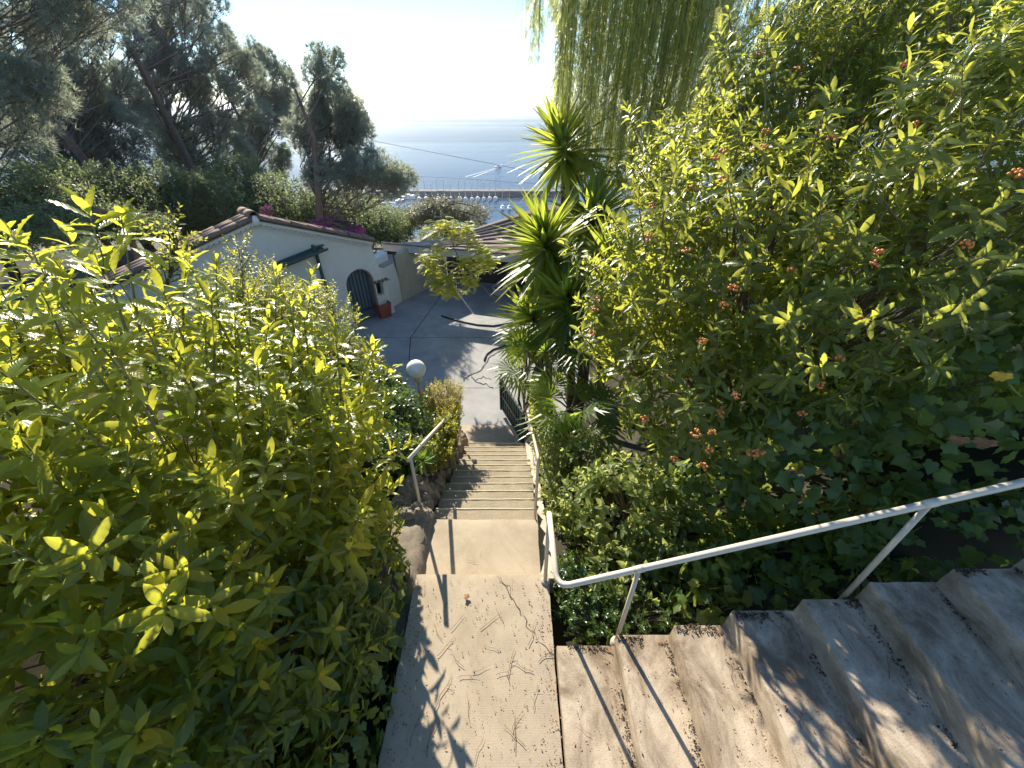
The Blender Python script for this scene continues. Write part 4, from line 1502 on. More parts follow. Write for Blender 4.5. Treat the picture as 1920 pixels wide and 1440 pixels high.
# --- right side: berry shrub
heroR = [(1240, 300, 4.3, (-.3, 0, 1), .16), (1100, 390, 4.9, (-.5, 0, .8), .16), (1330, 210, 3.8, (-.3, 0, 1), .18), (1440, 60, 3.1, (-.4, 0, 1), .18), (1340, 300, 3.7, (-.4, -.3, .8), .16),
         (1180, 640, 3.9, (-.5, -.5, .5), .16), (1290, 640, 3.5, (-.4, -.6, .5), .16), (1410, 490, 3.0, (-.3, -.6, .6), .18), (1480, 600, 2.75, (-.3, -.7, .5), .18),
         (1545, 690, 2.6, (-.2, -.8, .4), .18), (1640, 600, 2.5, (-.2, -.8, .4), .16), (1815, 565, 2.35, (-.1, -.8, .6), .16), (1610, 440, 2.6, (-.3, -.6, .7), .16),
         (1530, 410, 2.75, (-.3, -.6, .7), .16), (1760, 250, 2.4, (-.3, -.4, .9), .2), (1660, 300, 2.5, (-.3, -.5, .8), .2), (1480, 710, 2.8, (-.3, -.8, .3), .16),
         (1340, 820, 3.2, (-.3, -.7, .4), .14), (1420, 850, 3.05, (-.2, -.8, .4), .14), (1250, 860, 3.5, (-.4, -.7, .4), .14), (1700, 130, 2.5, (-.3, -.3, 1), .2), (1560, 180, 2.8, (-.3, -.3, 1), .2),
         (1880, 380, 2.2, (-.2, -.6, .7), .18), (1760, 690, 2.5, (-.2, -.8, .3), .14)]
rngR = np.random.default_rng(51)
blobR = [(cm(1400, 500, 4.0), (1.25, 1.0, 1.2)), (cm(1215, 545, 4.1), (.72, .7, .85)), ((3.7, 3.35, 2.2), (1.4, 1.0, 1.5)), (cm(1300, 740, 3.7), (.75, .6, .7)), (cm(1330, 330, 4.6), (1.0, .9, .8)), ((4.2, 3.9, 3.2), (1.3, 1.2, 1.2)), (cm(1150, 640, 4.3), (.42, .5, .5)),
         (cm(1560, 620, 3.3), (.8, .6, .8)), (cm(1480, 180, 4.6), (1.0, .9, .8)), (cm(1760, 90, 4.3), (1.3, 1.0, 1.0)), (cm(1600, 60, 5.2), (1.2, .9, .9))]
tR, pR_, nR_ = shrub('berry_shrub', 'tall tangled shrub with orange berry clusters filling the right side', blobR, 2700, 11, .135, M['lf_berry'], T_MID, rngR, L=.17, up=.35, stem_n=340, lo=.62,
                     hero=heroR, hero_mat=M['lf_berry'], root=(3.0, 3.9, .2), a0=100, a1=28)
# berry clusters
def ico():
    t_ = (1 + 5 ** .5) / 2
    V = nrm(np.array([(-1, t_, 0), (1, t_, 0), (-1, -t_, 0), (1, -t_, 0), (0, -1, t_), (0, 1, t_), (0, -1, -t_), (0, 1, -t_), (t_, 0, -1), (t_, 0, 1), (-t_, 0, -1), (-t_, 0, 1)]))
    F = [(0, 11, 5), (0, 5, 1), (0, 1, 7), (0, 7, 10), (0, 10, 11), (1, 5, 9), (5, 11, 4), (11, 10, 2), (10, 7, 6), (7, 1, 8), (3, 9, 4), (3, 4, 2), (3, 2, 6), (3, 6, 8), (3, 8, 9), (4, 9, 5), (2, 4, 11), (6, 2, 10), (8, 6, 7), (9, 8, 1)]
    return V, F


IV, IF = ico()
bmesh_ = []
for s in range(4):
    r = np.random.default_rng(60 + s)
    mb = MB()
    for k in range(9 + s):
        c = nrm(r.normal(size=3)) * (.55, .55, .4)
        mb.add(IV * .21 + c, IF)
    bmesh_.append(mb.mesh('berry_cluster', M['berry'], (0, 0, 0), True))
bpx = [(1494, 130), (1355, 285), (1300, 352), (1413, 278), (1432, 276), (1560, 258), (1615, 228), (1718, 233), (1812, 222), (1436, 246), (1340, 296), (1356, 336), (1487, 371), (1448, 398), (1494, 374),
       (1375, 540), (1358, 573), (1485, 507), (1287, 470), (1222, 385), (1215, 445), (1118, 560), (1115, 580), (1316, 640), (1110, 625), (1645, 472), (1640, 495), (1812, 458), (1617, 602), (1565, 678), (1490, 713), (1540, 722),
       (1380, 742), (1233, 712), (1305, 812), (1335, 812), (1330, 845), (1425, 850), (1410, 848), (1318, 875), (1265, 862), (1575, 672), (1505, 775), (1622, 955), (1208, 786), (1349, 774), (1700, 120), (1905, 325), (1552, 400), (1420, 100)]
wp = np.concatenate([pR_, at(1500, 600, 2.7)[None]])
qx, qy, qd = project(wp)
for k, (x, y) in enumerate(bpx):
    dist = np.hypot(qx - x, qy - y)
    near = np.argsort(dist)[:8]
    d = max(1.75, np.percentile(qd[near], 5) - .30)
    s = .046 * (1 + .25 * RNG.random()) * (d / 2.9) ** .3
    place('berry_cluster', bmesh_[k % 4], None, tR, (rotz(k * 1.3) * s, at(x, y, d)))

selR = np.random.default_rng(58).choice(np.where(nR_[:, 2] > -.1)[0], 240, replace=False)
ruR = np.random.default_rng(59)
tipU = pR_[selR] + nrm(np.array([-.25, -.15, .9]) + nR_[selR] * .6 + ruR.normal(0, .2, (240, 3))) * ruR.uniform(.15, .5, (240, 1))
dU = nrm(tipU - pR_[selR]); kk = keepfun(tipU)
tipU, dU, bU = tipU[kk], dU[kk], pR_[selR][kk]
pos, Y, N, S = shoot_leaves(tipU, dU, np.full(len(tipU), .28), 13, .15, ruR, 90, 26, 14)
leaves_mesh('shoot_leaves', T_MID, pos, frames(Y, N), S * ruR.uniform(.7, 1.2, len(S)), ruR.random(len(pos)), M['lf_berry'], tR, 'stuff')
stems('shoots', tipU, bU - dU * .2, .0065, M['brownstem'], tR, ruR, .05)
# ivy on the bank at the right
ri = np.random.default_rng(32)
bl = [((3.0, 2.75, .75), (1.1, .45, .95)), ((3.9, 2.55, 1.35), (1.0, .5, .95)), ((2.2, 2.75, .15), (.6, .45, .6)), ((4.4, 2.7, 2.0), (.9, .6, 1.0)), ((1.7, 2.3, -.25), (.8, .45, .35)), ((2.5, 1.95, .2), (1.0, .38, .32)), ((3.5, 1.95, .75), (.9, .4, .42)), (cm(1500, 900, 3.5), (.5, .35, .3)), (cm(1440, 790, 3.9), (.5, .35, .35)), ((2.0, 1.75, .05), (.6, .2, .2)), ((2.9, 1.72, .5), (.6, .2, .2))]
bi, ni = blob_points(bl, 3900, ri, .82, 1.04, keepfun, .1)
tI = ivy('ivy', 'large-leaved ivy covering the bank behind the climbing handrail', bi, ni, .105, ri, M['lf_ivy'], (3.0, 2.8, .0), 260)
for x, y, lab, m_, s in ((1855, 825, 'curled brown dead leaf caught on the ivy above the handrail', 'dead', .09), (1805, 820, 'small pale dead leaf on the ivy left of the curled brown one', 'dead', .08), (1690, 440, 'hanging brown withered leaves high in the berry shrub', 'dead', .09),
                         (1885, 700, 'yellow ivy leaf at the right edge of the bank', 'yellowleaf', .075), (1495, 935, 'small reddish withered leaf under the berry shrub', 'dead', .06)):
    qx, qy, qd = project(np.concatenate([bi, pR_]))
    near = np.argsort(np.hypot(qx - x, qy - y))[:6]
    p = at(x, y, np.percentile(qd[near], 10) - .06)
    V, T, UV = T_IVY
    N = nrm(CAMP - p + np.array([0, 0, .6])); Y = np.array([.3, 0, -1.0])
    R = frames(Y[None], N[None])[0]
    mb = MB()
    for q in range(2):
        Vb = V.copy(); Vb[:, 2] += .25 * Vb[:, 0] ** 2 * (2 if q else -1) + .1 * q; Vb[:, 0] += .3 * q
        mb.add([p + R @ (v * s) for v in Vb], [tuple(t_) for t_ in T])
    o = mb.build('dead_leaf', M[m_])
    prop(o, lab, 'leaf')

# pale shrub between the rails and the berry shrub
shrub('pale_leaf_shrub', 'pale green small-leaved shrub between handrail corner and berry shrub', [((1.25, 2.75, -.05), (.75, .6, .65)), ((1.0, 3.5, -.3), (.55, .6, .6)), ((1.75, 2.35, -.05), (.7, .45, .5)), ((.95, 2.1, -.25), (.5, .45, .4))], 950, 8, .10, M['lf_light'], T_OVAL,
      np.random.default_rng(52), L=.14, up=.5, stem_n=120, lo=.6)
shrub('low_ground_plant', 'low dark ground plants at the corner between landing and climbing steps', [((.75, 1.72, -.12), (.38, .28, .22)), ((1.2, 1.7, -.12), (.4, .25, .2)), ((.6, 2.05, -.12), (.24, .35, .25))], 520, 9, .045, M['lf_glossy'], T_OVAL, np.random.default_rng(53), L=.07, up=.5, stem_n=60, lo=.4, stem_r=.003)
shrub('rosette_ground_plant', 'dark ground plant with whorled leaves low in the shade behind the rail', [((2.3, 2.2, .12), (.55, .3, .2)), ((2.9, 2.1, .4), (.4, .3, .2))], 60, 9, .11, M['lf_tobira'], T_ROS, np.random.default_rng(54), L=.02, up=.9, stem_n=10, a0=85, a1=50)
# climbing leaves along the right lower handrail
shrub('rail_creeper', 'grey-green creeper crowding the handrail right of the descending stairs', [((.55, 3.6, -.35), (.24, .6, .5)), ((.55, 4.5, -.9), (.24, .7, .5)), ((.52, 5.3, -1.3), (.22, .6, .45)), ((.7, 3.0, -.35), (.28, .4, .4))], 820, 9, .06, M['lf_light'], T_OVAL, np.random.default_rng(55), L=.12, up=.4, stem_n=80, lo=.5, keep=lambda p: keepfun(p) & (p[:, 0] > .28))

# --- yuccas
def yucca(head, top_dir, n, L, label, rng, dry=30, root=None):
    head = np.array(head, float)
    if root is None: root = np.array([head[0] + .3, head[1] + .1, float(ground(head[0] + .3, head[1]))])
    t = thing('yucca', label, 'yucca', root)
    base = head - nrm(np.array(top_dir, float)) * .35
    MB().tube([np.array(root) - (0, 0, .1), (np.array(root) + base) / 2 + rng.normal(0, .05, 3), base, head], [.09, .075, .065, .03], 8).build('trunk', M['bark'], t, True)
    pos, Y, N, S = shoot_leaves(head[None], np.array([top_dir], float), .42, n, L, rng, 118, 8, 7)
    Sx = np.stack([S * 1.0, S, S * 1.0], 1)
    V, T, UV = T_BLADE
    leaf_objects('leaf', [T_BLADE], pos, frames(Y, N), S, M['lf_yucca'], t)
    if dry:
        pos, Y, N, S = shoot_leaves((head - nrm(np.array(top_dir, float)) * .4)[None], np.array([top_dir], float), .4, dry, L * .8, rng, 165, 120, 8)
        leaves_mesh('dry_leaves', T_BLADE, pos, frames(Y, N), S, rng.random(len(pos)), M['lf_yuccadry'], t, 'stuff')
    return t


ry = np.random.default_rng(61)
yucca(at(1052, 262, 8.2), (-.35, -.1, 1), 120, 1.15, 'uppermost yucca head silhouetted against the sea beside the pepper tree', ry, 10)
yucca(at(1022, 448, 6.8), (-.25, -.2, 1), 170, 1.1, 'large bright yucca head overlapping the carport roof', ry, 60)
yucca(at(1110, 400, 7.6), (-.1, -.2, 1), 130, 1.1, 'yucca head tucked behind the large bright one, against the pepper tree', ry, 60)
yucca(at(995, 590, 7.0), (-.45, -.3, .8), 110, .85, 'lower spiky yucca leaning out over the courtyard hose', ry, 30)
yucca(at(1065, 560, 6.4), (-.2, -.4, .9), 120, .85, 'yucca with drooping dry skirt between the courtyard and the berry shrub', ry, 90)
yucca(at(1150, 480, 6.4), (0, -.3, .9), 110, .9, 'yucca half buried in the top of the berry shrub', ry, 50)

# --- fan palms
def fan_frond(base, tip, rng, r=.45, n=26):
    base = np.array(base, float); tip = np.array(tip, float)
    ax = nrm(tip - base)
    N = nrm(np.array([0, -.3, 1.0]) - ax * np.dot(ax, [0, -.3, 1.0]) + rng.normal(0, .15, 3))
    X = np.cross(ax, N)
    V = []; F = []
    for k in range(n):
        a = (k / (n - 1) - .5) * 4.1
        L = r * (1 - .12 * abs(a)) * (.92 + .12 * rng.random())
        d = ax * math.cos(a) + X * math.sin(a)
        s = np.cross(N, d) * r * .035
        dr = -.12 - .1 * rng.random()
        p1 = tip + d * L * .55 + N * .03 * (-1) ** k
        p2 = tip + d * L + np.array([0, 0, dr * r])
        i = len(V)
        V += [tip, p1 - s, p1 + s + N * .012, p2]
        F += [(i, i + 1, i + 2), (i + 1, i + 3, i + 2)]
    return V, F


def fan_palm(center, h, fronds, label, rng, r):
    c = np.array(center, float)
    root = np.array([c[0], c[1], float(ground(c[0], c[1]))])
    t = thing('fan_palm', label, 'palm', root)
    MB().tube([root - (0, 0, .1), c], [.10, .08], 8).build('trunk', M['bark'], t, True)
    for k in range(fronds):
        a = k * 2.4 + rng.random() * .5
        e = rng.uniform(-.15, 1.2)
        d = np.array([math.cos(a) * math.cos(e), math.sin(a) * math.cos(e), math.sin(e)])
        tip = c + d * rng.uniform(.35, .6)
        V, F = fan_frond(c, tip, rng, r * rng.uniform(.85, 1.15))
        me = MB().add(V, F)
        fr = me.build('frond', M['lf_palm'], t)
        MB().tube([c, (c + tip) / 2 + (0, 0, .03), tip], [.012, .010, .007], 5).build('stalk', M['stem'], fr, True)
    return t


rp_ = np.random.default_rng(71)
fan_palm(at(1010, 690, 6.6), 1, 15, 'bright green fan palm beside the gate', rp_, .48)
fan_palm(at(1070, 770, 5.6), 1, 13, 'shaded fan palm behind the right handrail', rp_, .5)
fan_palm(at(1100, 640, 6.5), 1, 12, 'fan palm half hidden under the yuccas', rp_, .48)
shrub('bright_bush', 'sunny yellow-green bush between yucca and fan palm', [(cm(985, 650, 7.4), (.35, .4, .35)), (cm(1000, 745, 6.7), (.22, .4, .4))], 420, 9, .07, M['lf_bright'], T_OVAL, np.random.default_rng(56), L=.12, up=.7, stem_n=30, lo=.5)

# --- feathery young tree leaning over the courtyard
ra = np.random.default_rng(81)
tb = at(985, 620, 9.2); troot = np.array([tb[0] + .5, tb[1] - .3, ZC])
tt = thing('feathery_tree', 'young leaning tree with feathery yellow-green leaves before the carport', 'tree', troot)
trunk = [troot, tb, at(912, 545, 9.8), at(868, 500, 10.2), at(850, 462, 10.4), at(843, 430, 10.5)]
MB().tube(trunk, [.035, .030, .024, .018, .012, .006], 7).build('trunk', M['brownstem'], tt, True)
tips = []
for (x, y, d) in ((815, 432, 10.4), (836, 424, 10.5), (872, 428, 10.4), (822, 470, 10.2), (885, 455, 10.4), (812, 505, 10.2), (840, 520, 10.0), (905, 470, 10.2), (868, 490, 10.1), (895, 498, 10.3), (850, 545, 9.9), (825, 535, 10.0), (880, 525, 9.9), (915, 490, 10.0), (855, 440, 10.3), (800, 485, 10.2)):
    c = at(x, y, d)
    seg = min(trunk, key=lambda q: np.linalg.norm(q - c))
    tips.append((c, seg))
stems('branches', [c for c, s in tips], [s for c, s in tips], .008, M['brownstem'], tt, ra, .12)
P = []; Yd = []; Nn = []
for c, s in tips:
    for k in range(60):
        a = 2 * PI * k / 60 + ra.random()
        e = ra.uniform(-.35, .55)
        P.append(c + ra.normal(0, .10, 3)); Yd.append((math.cos(a) * math.cos(e), math.sin(a) * math.cos(e), math.sin(e))); Nn.append((0, 0, 1) + ra.normal(0, .3, 3))
P = np.array(P)
leaves_mesh('foliage', T_ACACIA, P, frames(np.array(Yd), np.array(Nn)),   .14 + .09 * ra.random(len(P)), ra.random(len(P)), M['lf_acacia'], tt, 'stuff', False)

# --- pepper tree curtain hanging into the frame
rq = np.random.default_rng(91)
ptree = thing('pepper_tree', 'weeping pepper tree with long hanging curtains of fine leaves', 'tree', (7.2, 10.5, float(ground(7.2, 10.5))))
crown_c = np.array([3.6, 9.0, 7.6])
MB().tube([(7.2, 10.5, -1.5), (7.0, 10.4, 2.5), (6.0, 10.0, 6.3), (4.2, 9.2, 7.6)], [.28, .24, .18, .1], 9).build('trunk', M['bark'], ptree, True)
limbs = MB()
for k in range(18):
    a = k * 2.4
    e = np.array([math.cos(a) * 2.6, math.sin(a) * 1.6, 1.2 * rq.random()])
    limbs.tube([(4.4 + rq.random(), 9.3, 7.4), crown_c + e * .5 + (0, 0, .3), crown_c + e], [.07, .045, .02], 5)
limbs.build('limbs', M['bark'], ptree, True)['kind'] = 'stuff'
strand_tops = []; strand_ends = []
def strand(x, ytop, yend, d):
    e = at(x, yend, d)
    tp = at(x, ytop, d)
    tp = np.array([e[0] + rq.normal(0, .08), e[1] + rq.normal(0, .08), max(tp[2], e[2] + .4)])
    strand_tops.append(tp); strand_ends.append(e)


for _ in range(400):
    x = rq.uniform(1035, 1330)
    d = rq.uniform(8.0, 9.8)
    lim = 370 - 60 * abs((x - 1150) / 180)
    ye = rq.uniform(40, max(80, lim)) if rq.random() < .55 else rq.uniform(lim - 110, lim + 10)
    strand(x, -60 - 120 * rq.random(), ye, d)
for _ in range(14):
    strand(rq.uniform(983, 1012), -120, rq.uniform(60, 130), rq.uniform(8.2, 8.8))
for _ in range(12):
    strand(rq.uniform(1010, 1045), -120, rq.uniform(10, 60), rq.uniform(8.2, 8.8))
P = []; Yd = []; Nn = []; S = []
mbs = MB()
for tp, en in zip(strand_tops, strand_ends):
    L = np.linalg.norm(tp - en)
    sw = rq.normal(0, .05, 3) * (1, 1, 0)
    pt = [tp + (en - tp) * f + sw * math.sin(f * 3) for f in np.linspace(0, 1, 5)]
    mbs.tube(pt, [.008, .007, .006, .005, .003], 3, False)
    n = int(L / .09)
    for k in range(n):
        f = (k + rq.random()) / n
        P.append(tp + (en - tp) * f + sw * math.sin(f * 3))
        a = rq.random() * 6.28
        Yd.append((math.cos(a) * .75, math.sin(a) * .75, -.75)); Nn.append((math.cos(a), math.sin(a), .6))
        S.append(.15 + .13 * rq.random())
P = np.array(P)
mbs.build('strands', M['stem'], ptree, True)['kind'] = 'stuff'
leaves_mesh('foliage', T_PEPPER, P, frames(np.array(Yd), np.array(Nn) + rq.normal(0, .3, P.shape)), np.array(S), rq.random(len(P)), M['lf_pepper'], ptree, 'stuff', False)

# second hanging mass at the upper right, behind the berry shrub
p2 = thing('pepper_tree', 'pale weeping foliage behind the berry shrub in the upper right corner', 'tree', (8.8, 7.0, float(ground(8.8, 7))))
MB().tube([(8.8, 7.0, 0), (8.6, 6.9, 4.5), (7.0, 6.6, 8.0)], [.25, .2, .12], 8).build('trunk', M['bark'], p2, True)
P = []; Yd = []; Nn = []; S = []
mbs = MB()
for _ in range(430):
    x = rq.uniform(1300, 2050); d = rq.uniform(4.6, 7.0)
    en = at(x, rq.uniform(60, 330), d)
    L = rq.uniform(.8, 2.2)
    sl = np.array([rq.normal(.35, .25), rq.normal(0, .2), 1.0])
    tp = en + nrm(sl) * L
    mbs.tube([tp, en], [.006, .003], 3, False)
    n = int(L / .075)
    for k in range(n):
        f = (k + rq.random()) / n
        P.append(tp + (en - tp) * f)
        a = rq.random() * 6.28
        Yd.append((math.cos(a) * .7 - .2, math.sin(a) * .7, -.7)); Nn.append((math.cos(a), math.sin(a), .7))
        S.append(.12 + .10 * rq.random())
mbs.build('strands', M['stem'], p2, True)['kind'] = 'stuff'
P = np.array(P)
leaves_mesh('foliage', T_PEPPER, P, frames(np.array(Yd), np.array(Nn) + rq.normal(0, .3, P.shape)), np.array(S), rq.random(len(P)), M['lf_pepper'], p2, 'stuff', False)

# backdrop bush mass behind the berry shrub (closes the bank)
shrub('bank_bush', 'dense bush behind the berry shrub on the right bank', [((5.2, 5.2, 1.8), (1.6, 1.2, 2.0)), ((3.9, 6.3, 1.0), (1.5, 1.0, 1.8)), ((2.3, 6.6, .6), (1.0, .8, 1.6)), (cm(1180, 330, 8.6), (1.3, .8, .9)), (cm(1080, 480, 8.2), (.6, .6, 1.2)), ((6.4, 4.2, 2.6), (1.4, 1.6, 2.0))], 2200, 8, .10, M['lf_small'], T_OVAL, np.random.default_rng(57), L=.2, up=.4, stem_n=120, lo=.5)

# ------------------------------------------------------------------ pines and trees on the left
def pine(root, topz, crown, label, rng, ntuft, tuft=.26, trunk_r=.22, lean=(0, 0), clumps=46, limb_r=.05, cs=1.0):
    """crown: list of ellipsoids (centre, radii) holding the needle clumps"""
    root = np.array(root, float)
    t = thing('pine_tree', label, 'tree', root)
    top = np.array([root[0] + lean[0], root[1] + lean[1], topz])
    tp = [root - (0, 0, .3)]
    for f in (.25, .5, .75, .95):
        tp.append(root + (top - root) * f + rng.normal(0, .15, 3) * (1, 1, 0))
    MB().tube(tp, [trunk_r * q for q in (1.1, .9, .75, .5, .2)], 9).build('trunk', M['pinebark'], t, True)
    C = np.array([b[0] for b in crown], float); Rr = np.array([b[1] for b in crown], float)
    w = Rr.prod(1) ** (2 / 3); w = w / w.sum()
    b = rng.choice(len(crown), clumps, p=w)
    d = nrm(rng.normal(size=(clumps, 3)))
    cc = C[b] + d * Rr[b] * (.35 + .65 * rng.random((clumps, 1)) ** .5)
    lm = MB()
    P = []; Yd = []
    per = ntuft // clumps
    for ci, c in enumerate(cc):
        # limb from the trunk up to the clump
        zz = root[2] + (c[2] - root[2]) * rng.uniform(.55, .85)
        f = np.clip((zz - root[2]) / (topz - root[2]), .05, .93)
        s = root + (top - root) * f
        mid = (s + c) / 2 + rng.normal(0, .25, 3) - (0, 0, .15)
        if ci % 2 == 0: lm.tube([s, mid, c], [limb_r * 1.2, limb_r * .7, limb_r * .25], 5, False)
        r0 = rng.uniform(.4, .85) * cs
        dd = nrm(rng.normal(size=(per, 3)) + np.array([0, 0, .25]))
        rr = r0 * (.35 + .65 * rng.random((per, 1)) ** .6)
        q = c + dd * rr * np.array([.75, .75, 1.2]) + np.array([0, 0, .15 * r0])
        P.append(q); Yd.append(dd + np.array([0, 0, 1.0]) + rng.normal(0, .3, dd.shape))
        for k in range(5):
            lm.tube([mid + (c - mid) * .6, q[k * (per // 6)]], [limb_r * .35, limb_r * .15], 3, False)
    lm.build('limbs', M['pinebark'], t, True)['kind'] = 'stuff'
    P = np.concatenate(P); Yd = np.concatenate(Yd)
    leaves_mesh('crown', T_TUFT, P, frames(Yd, rng.normal(size=Yd.shape)), tuft * (.7 + .6 * rng.random(len(P))), rng.random(len(P)), M['lf_pine'], t, 'stuff', False)
    return t


def cE(x, y, d, rx, ry, rz):
    return (tuple(at(x, y, d)), (rx, ry, rz))


rn = np.random.default_rng(101)
def rootat(x, y, d):
    p = at(x, y, d)
    return (p[0], p[1], float(ground(p[0], p[1])))


r = rootat(600, 420, 15)
pine(r, at(640, 150, 15)[2], [cE(632, 195, 15, .85, 1.0, 1.5), cE(590, 250, 15, .7, .9, 1.0), cE(722, 330, 14.6, 1.05, .9, .55), cE(640, 335, 15, 1.3, 1.2, .65), cE(665, 250, 15.3, .8, .9, .9)],
     'rightmost dark pine beside the bright sea glitter', rn, 9500, .18, .16, (.3, 0), 120, .025, .7)
r = rootat(505, 420, 30)
pine(r, at(520, 130, 30)[2], [cE(510, 170, 30, 1.7, 1.6, 2.6), cE(500, 270, 30, 2.2, 1.8, 2.4)], 'slender thin-crowned pine standing back between two larger pines', rn, 7000, .32, .2, (.2, 0), 80)
r = rootat(410, 430, 25)
pine(r, at(370, 40, 25)[2], [cE(360, 80, 25, 3.4, 2.6, 3.0), cE(310, 190, 25, 2.8, 2.4, 2.6), cE(430, 170, 25, 2.2, 2.0, 3.0), cE(380, 280, 25, 2.8, 2.4, 2.2), cE(300, 20, 25.5, 2.4, 2.2, 1.6)],
     'tall forked pine rising over the house ridge', rn, 12500, .32, .28, (-1.0, 0), 190)
r = rootat(270, 440, 20)
pine(r, at(170, 60, 20)[2], [cE(170, 110, 20, 2.8, 2.0, 2.2), cE(110, 200, 19, 2.4, 2.0, 2.0), cE(200, 230, 20, 2.2, 2.0, 2.2), cE(100, 300, 19, 2.4, 1.8, 1.4), cE(210, 330, 20, 1.8, 1.6, 1.2)],
     'leaning pine with pale hazy needles left of the forked pine', rn, 12000, .27, .2, (-2.2, 0), 180)
r = rootat(-120, 330, 13)
pine(r, at(110, -140, 13)[2], [cE(40, 30, 13, 2.4, 1.8, 1.2), cE(130, -60, 13, 2.2, 1.8, 1.2), cE(-40, 200, 12.5, 1.8, 1.4, 1.2), cE(60, 150, 13, 1.4, 1.2, .8), cE(200, 10, 13.5, 1.2, 1.0, .9)],
     'nearest pine at the upper left edge with a dark leaning trunk', rn, 8000, .21, .16, (3.4, 0), 120, .025)

# broadleaf trees below the pines
def broadleaf(crown, label, rng, n, size, mat, root=None, tm=None, cat='tree', name='broadleaf_tree', nleaf=9):
    C0 = np.array(crown[0][0])
    if root is None: root = (C0[0], C0[1], float(ground(C0[0], C0[1])))
    t = thing(name, label, cat, root)
    top = C0 + np.array([0, 0, crown[0][1][2] * .3])
    MB().tube([np.array(root) - (0, 0, .3), (np.array(root) + top) / 2 + rng.normal(0, .2, 3) * (1, 1, 0), top], [.18, .13, .06], 7).build('trunk', M['bark'], t, True)
    p, nn = blob_points(crown, n, rng, .5, 1.06, None)
    cl = p + nn * .25 * vnoise(p * 1.1)[:, None]
    d = nrm(nn + (0, 0, .4) + rng.normal(0, .35, p.shape))
    pos, Y, N, S = shoot_leaves(cl, d, size * 2.6, nleaf, size, rng, 90, 25, 18)
    leaves_mesh('crown', tm or T_SMALL, pos, frames(Y, N), S, rng.random(len(pos)), mat, t, 'stuff', False)
    sel = rng.choice(len(p), 40, replace=False)
    stems('limbs', p[sel], np.tile(top, (40, 1)), .025, M['bark'], t, rng)
    return t


rb = np.random.default_rng(111)
broadleaf([cE(300, 380, 17, 2.3, 2.0, 1.6), cE(390, 390, 18, 2.0, 2.0, 1.6)], 'dark rounded tree directly behind the house ridge', rb, 2600, .15, M['lf_tree'])
broadleaf([cE(520, 390, 20, 2.4, 2.0, 1.5), cE(450, 350, 21, 2.0, 1.8, 1.6)], 'dark evergreen under the forked pine behind the tiled verge', rb, 2400, .16, M['lf_tree'])
broadleaf([cE(640, 400, 20, 2.0, 1.8, 1.1), cE(700, 425, 19, 1.5, 1.4, .9)], 'shadowed evergreen between house roof and carport', rb, 2400, .14, M['lf_tree'])
broadleaf([cE(150, 370, 15, 2.6, 2.0, 1.3), cE(40, 380, 13, 2.2, 1.8, 1.2)], 'dark shaded tree behind the left foreground shrub', rb, 2600, .14, M['lf_tree'])
broadleaf([cE(235, 420, 11, 1.2, 1.0, .5), cE(60, 420, 9, 1.4, 1.0, .5)], 'low hedge bush in shade left of the house', rb, 1500, .09, M['lf_tree'], name='hedge_bush', cat='bush')
broadleaf([cE(740, 430, 21, 1.3, 1.2, .9), cE(700, 400, 26, 1.5, 1.5, 1.2), cE(755, 410, 27, 1.2, 1.2, .8)], 'dark bushy tree left of the carport roof before the harbour', rb, 1800, .14, M['lf_tree'])
broadleaf([cE(825, 398, 21, 1.25, 1.2, .95), cE(880, 400, 22, 1.2, 1.2, .7), cE(790, 405, 21, .9, 1.0, .7)], 'silvery olive tree behind the carport roof', rb, 1700, .10, M['lf_olive'], name='olive_tree')
broadleaf([cE(612, 420, 14.0, .6, .4, .22), cE(665, 432, 14, .5, .4, .2)], 'magenta bougainvillea in flower behind the tiled roof edge', rb, 280, .08, M['lf_bougain'], name='bougainvillea', cat='bougainvillea')
broadleaf([cE(500, 396, 12.3, .28, .2, .14)], 'small pink bougainvillea sprig poking over the house ridge', rb, 60, .055, M['lf_bougain'], name='bougainvillea', cat='bougainvillea')
# lower slope wood towards the shore
P = []; S = []
rf = np.random.default_rng(121)
for _ in range(260):
    x = rf.uniform(-120, 130); y = rf.uniform(34, 210)
    z = float(ground(x, y))
    u_ = x / y
    h = rf.uniform(2, 4.0)
    line = CAM_H - .235 * y
    if z + h > line: h = max(.8, line - z)
    m = 26
    dd = nrm(rf.normal(size=(m, 3)))
    P.append(np.array([x, y, z + h * .5]) + dd * np.array([2.6, 2.6, h * .5]))
P = np.concatenate(P)
Nn = rf.normal(size=P.shape)
o = leaves_mesh('coastal_scrub', T_TUFT, P, frames(nrm(rf.normal(size=P.shape) + (0, 0, .6)), Nn), 1.4 * (.6 + .8 * rf.random(len(P))), rf.random(len(P)), M['lf_tree'], None, 'stuff', False)
prop(o, 'distant scrub and tree cover on the slope down to the harbour')

# ------------------------------------------------------------------ litter on the landing
rt = np.random.default_rng(131)
def twig_mesh(seed):
    r = np.random.default_rng(seed)
    n = 6
    a = 0; p = np.zeros(3); pts = [p]
    for k in range(n):
        a += r.normal(0, .2)
        p = p + np.array([math.cos(a), math.sin(a), 0]) / n
        pts.append(p)
    mb = MB().tube(pts, [.009, .009, .008, .008, .007, .005, .003], 5)
    if seed % 2:
        mb.tube([pts[3], pts[3] + np.array([.15, .16 * (-1) ** seed, .02])], [.007, .003], 4)
    if seed % 3 == 0:
        mb.tube([pts[4], pts[4] + np.array([.12, -.14, .03])], [.006, .003], 4)
    return mb.mesh('twig', M['twig'], (0, 0, 0), True)


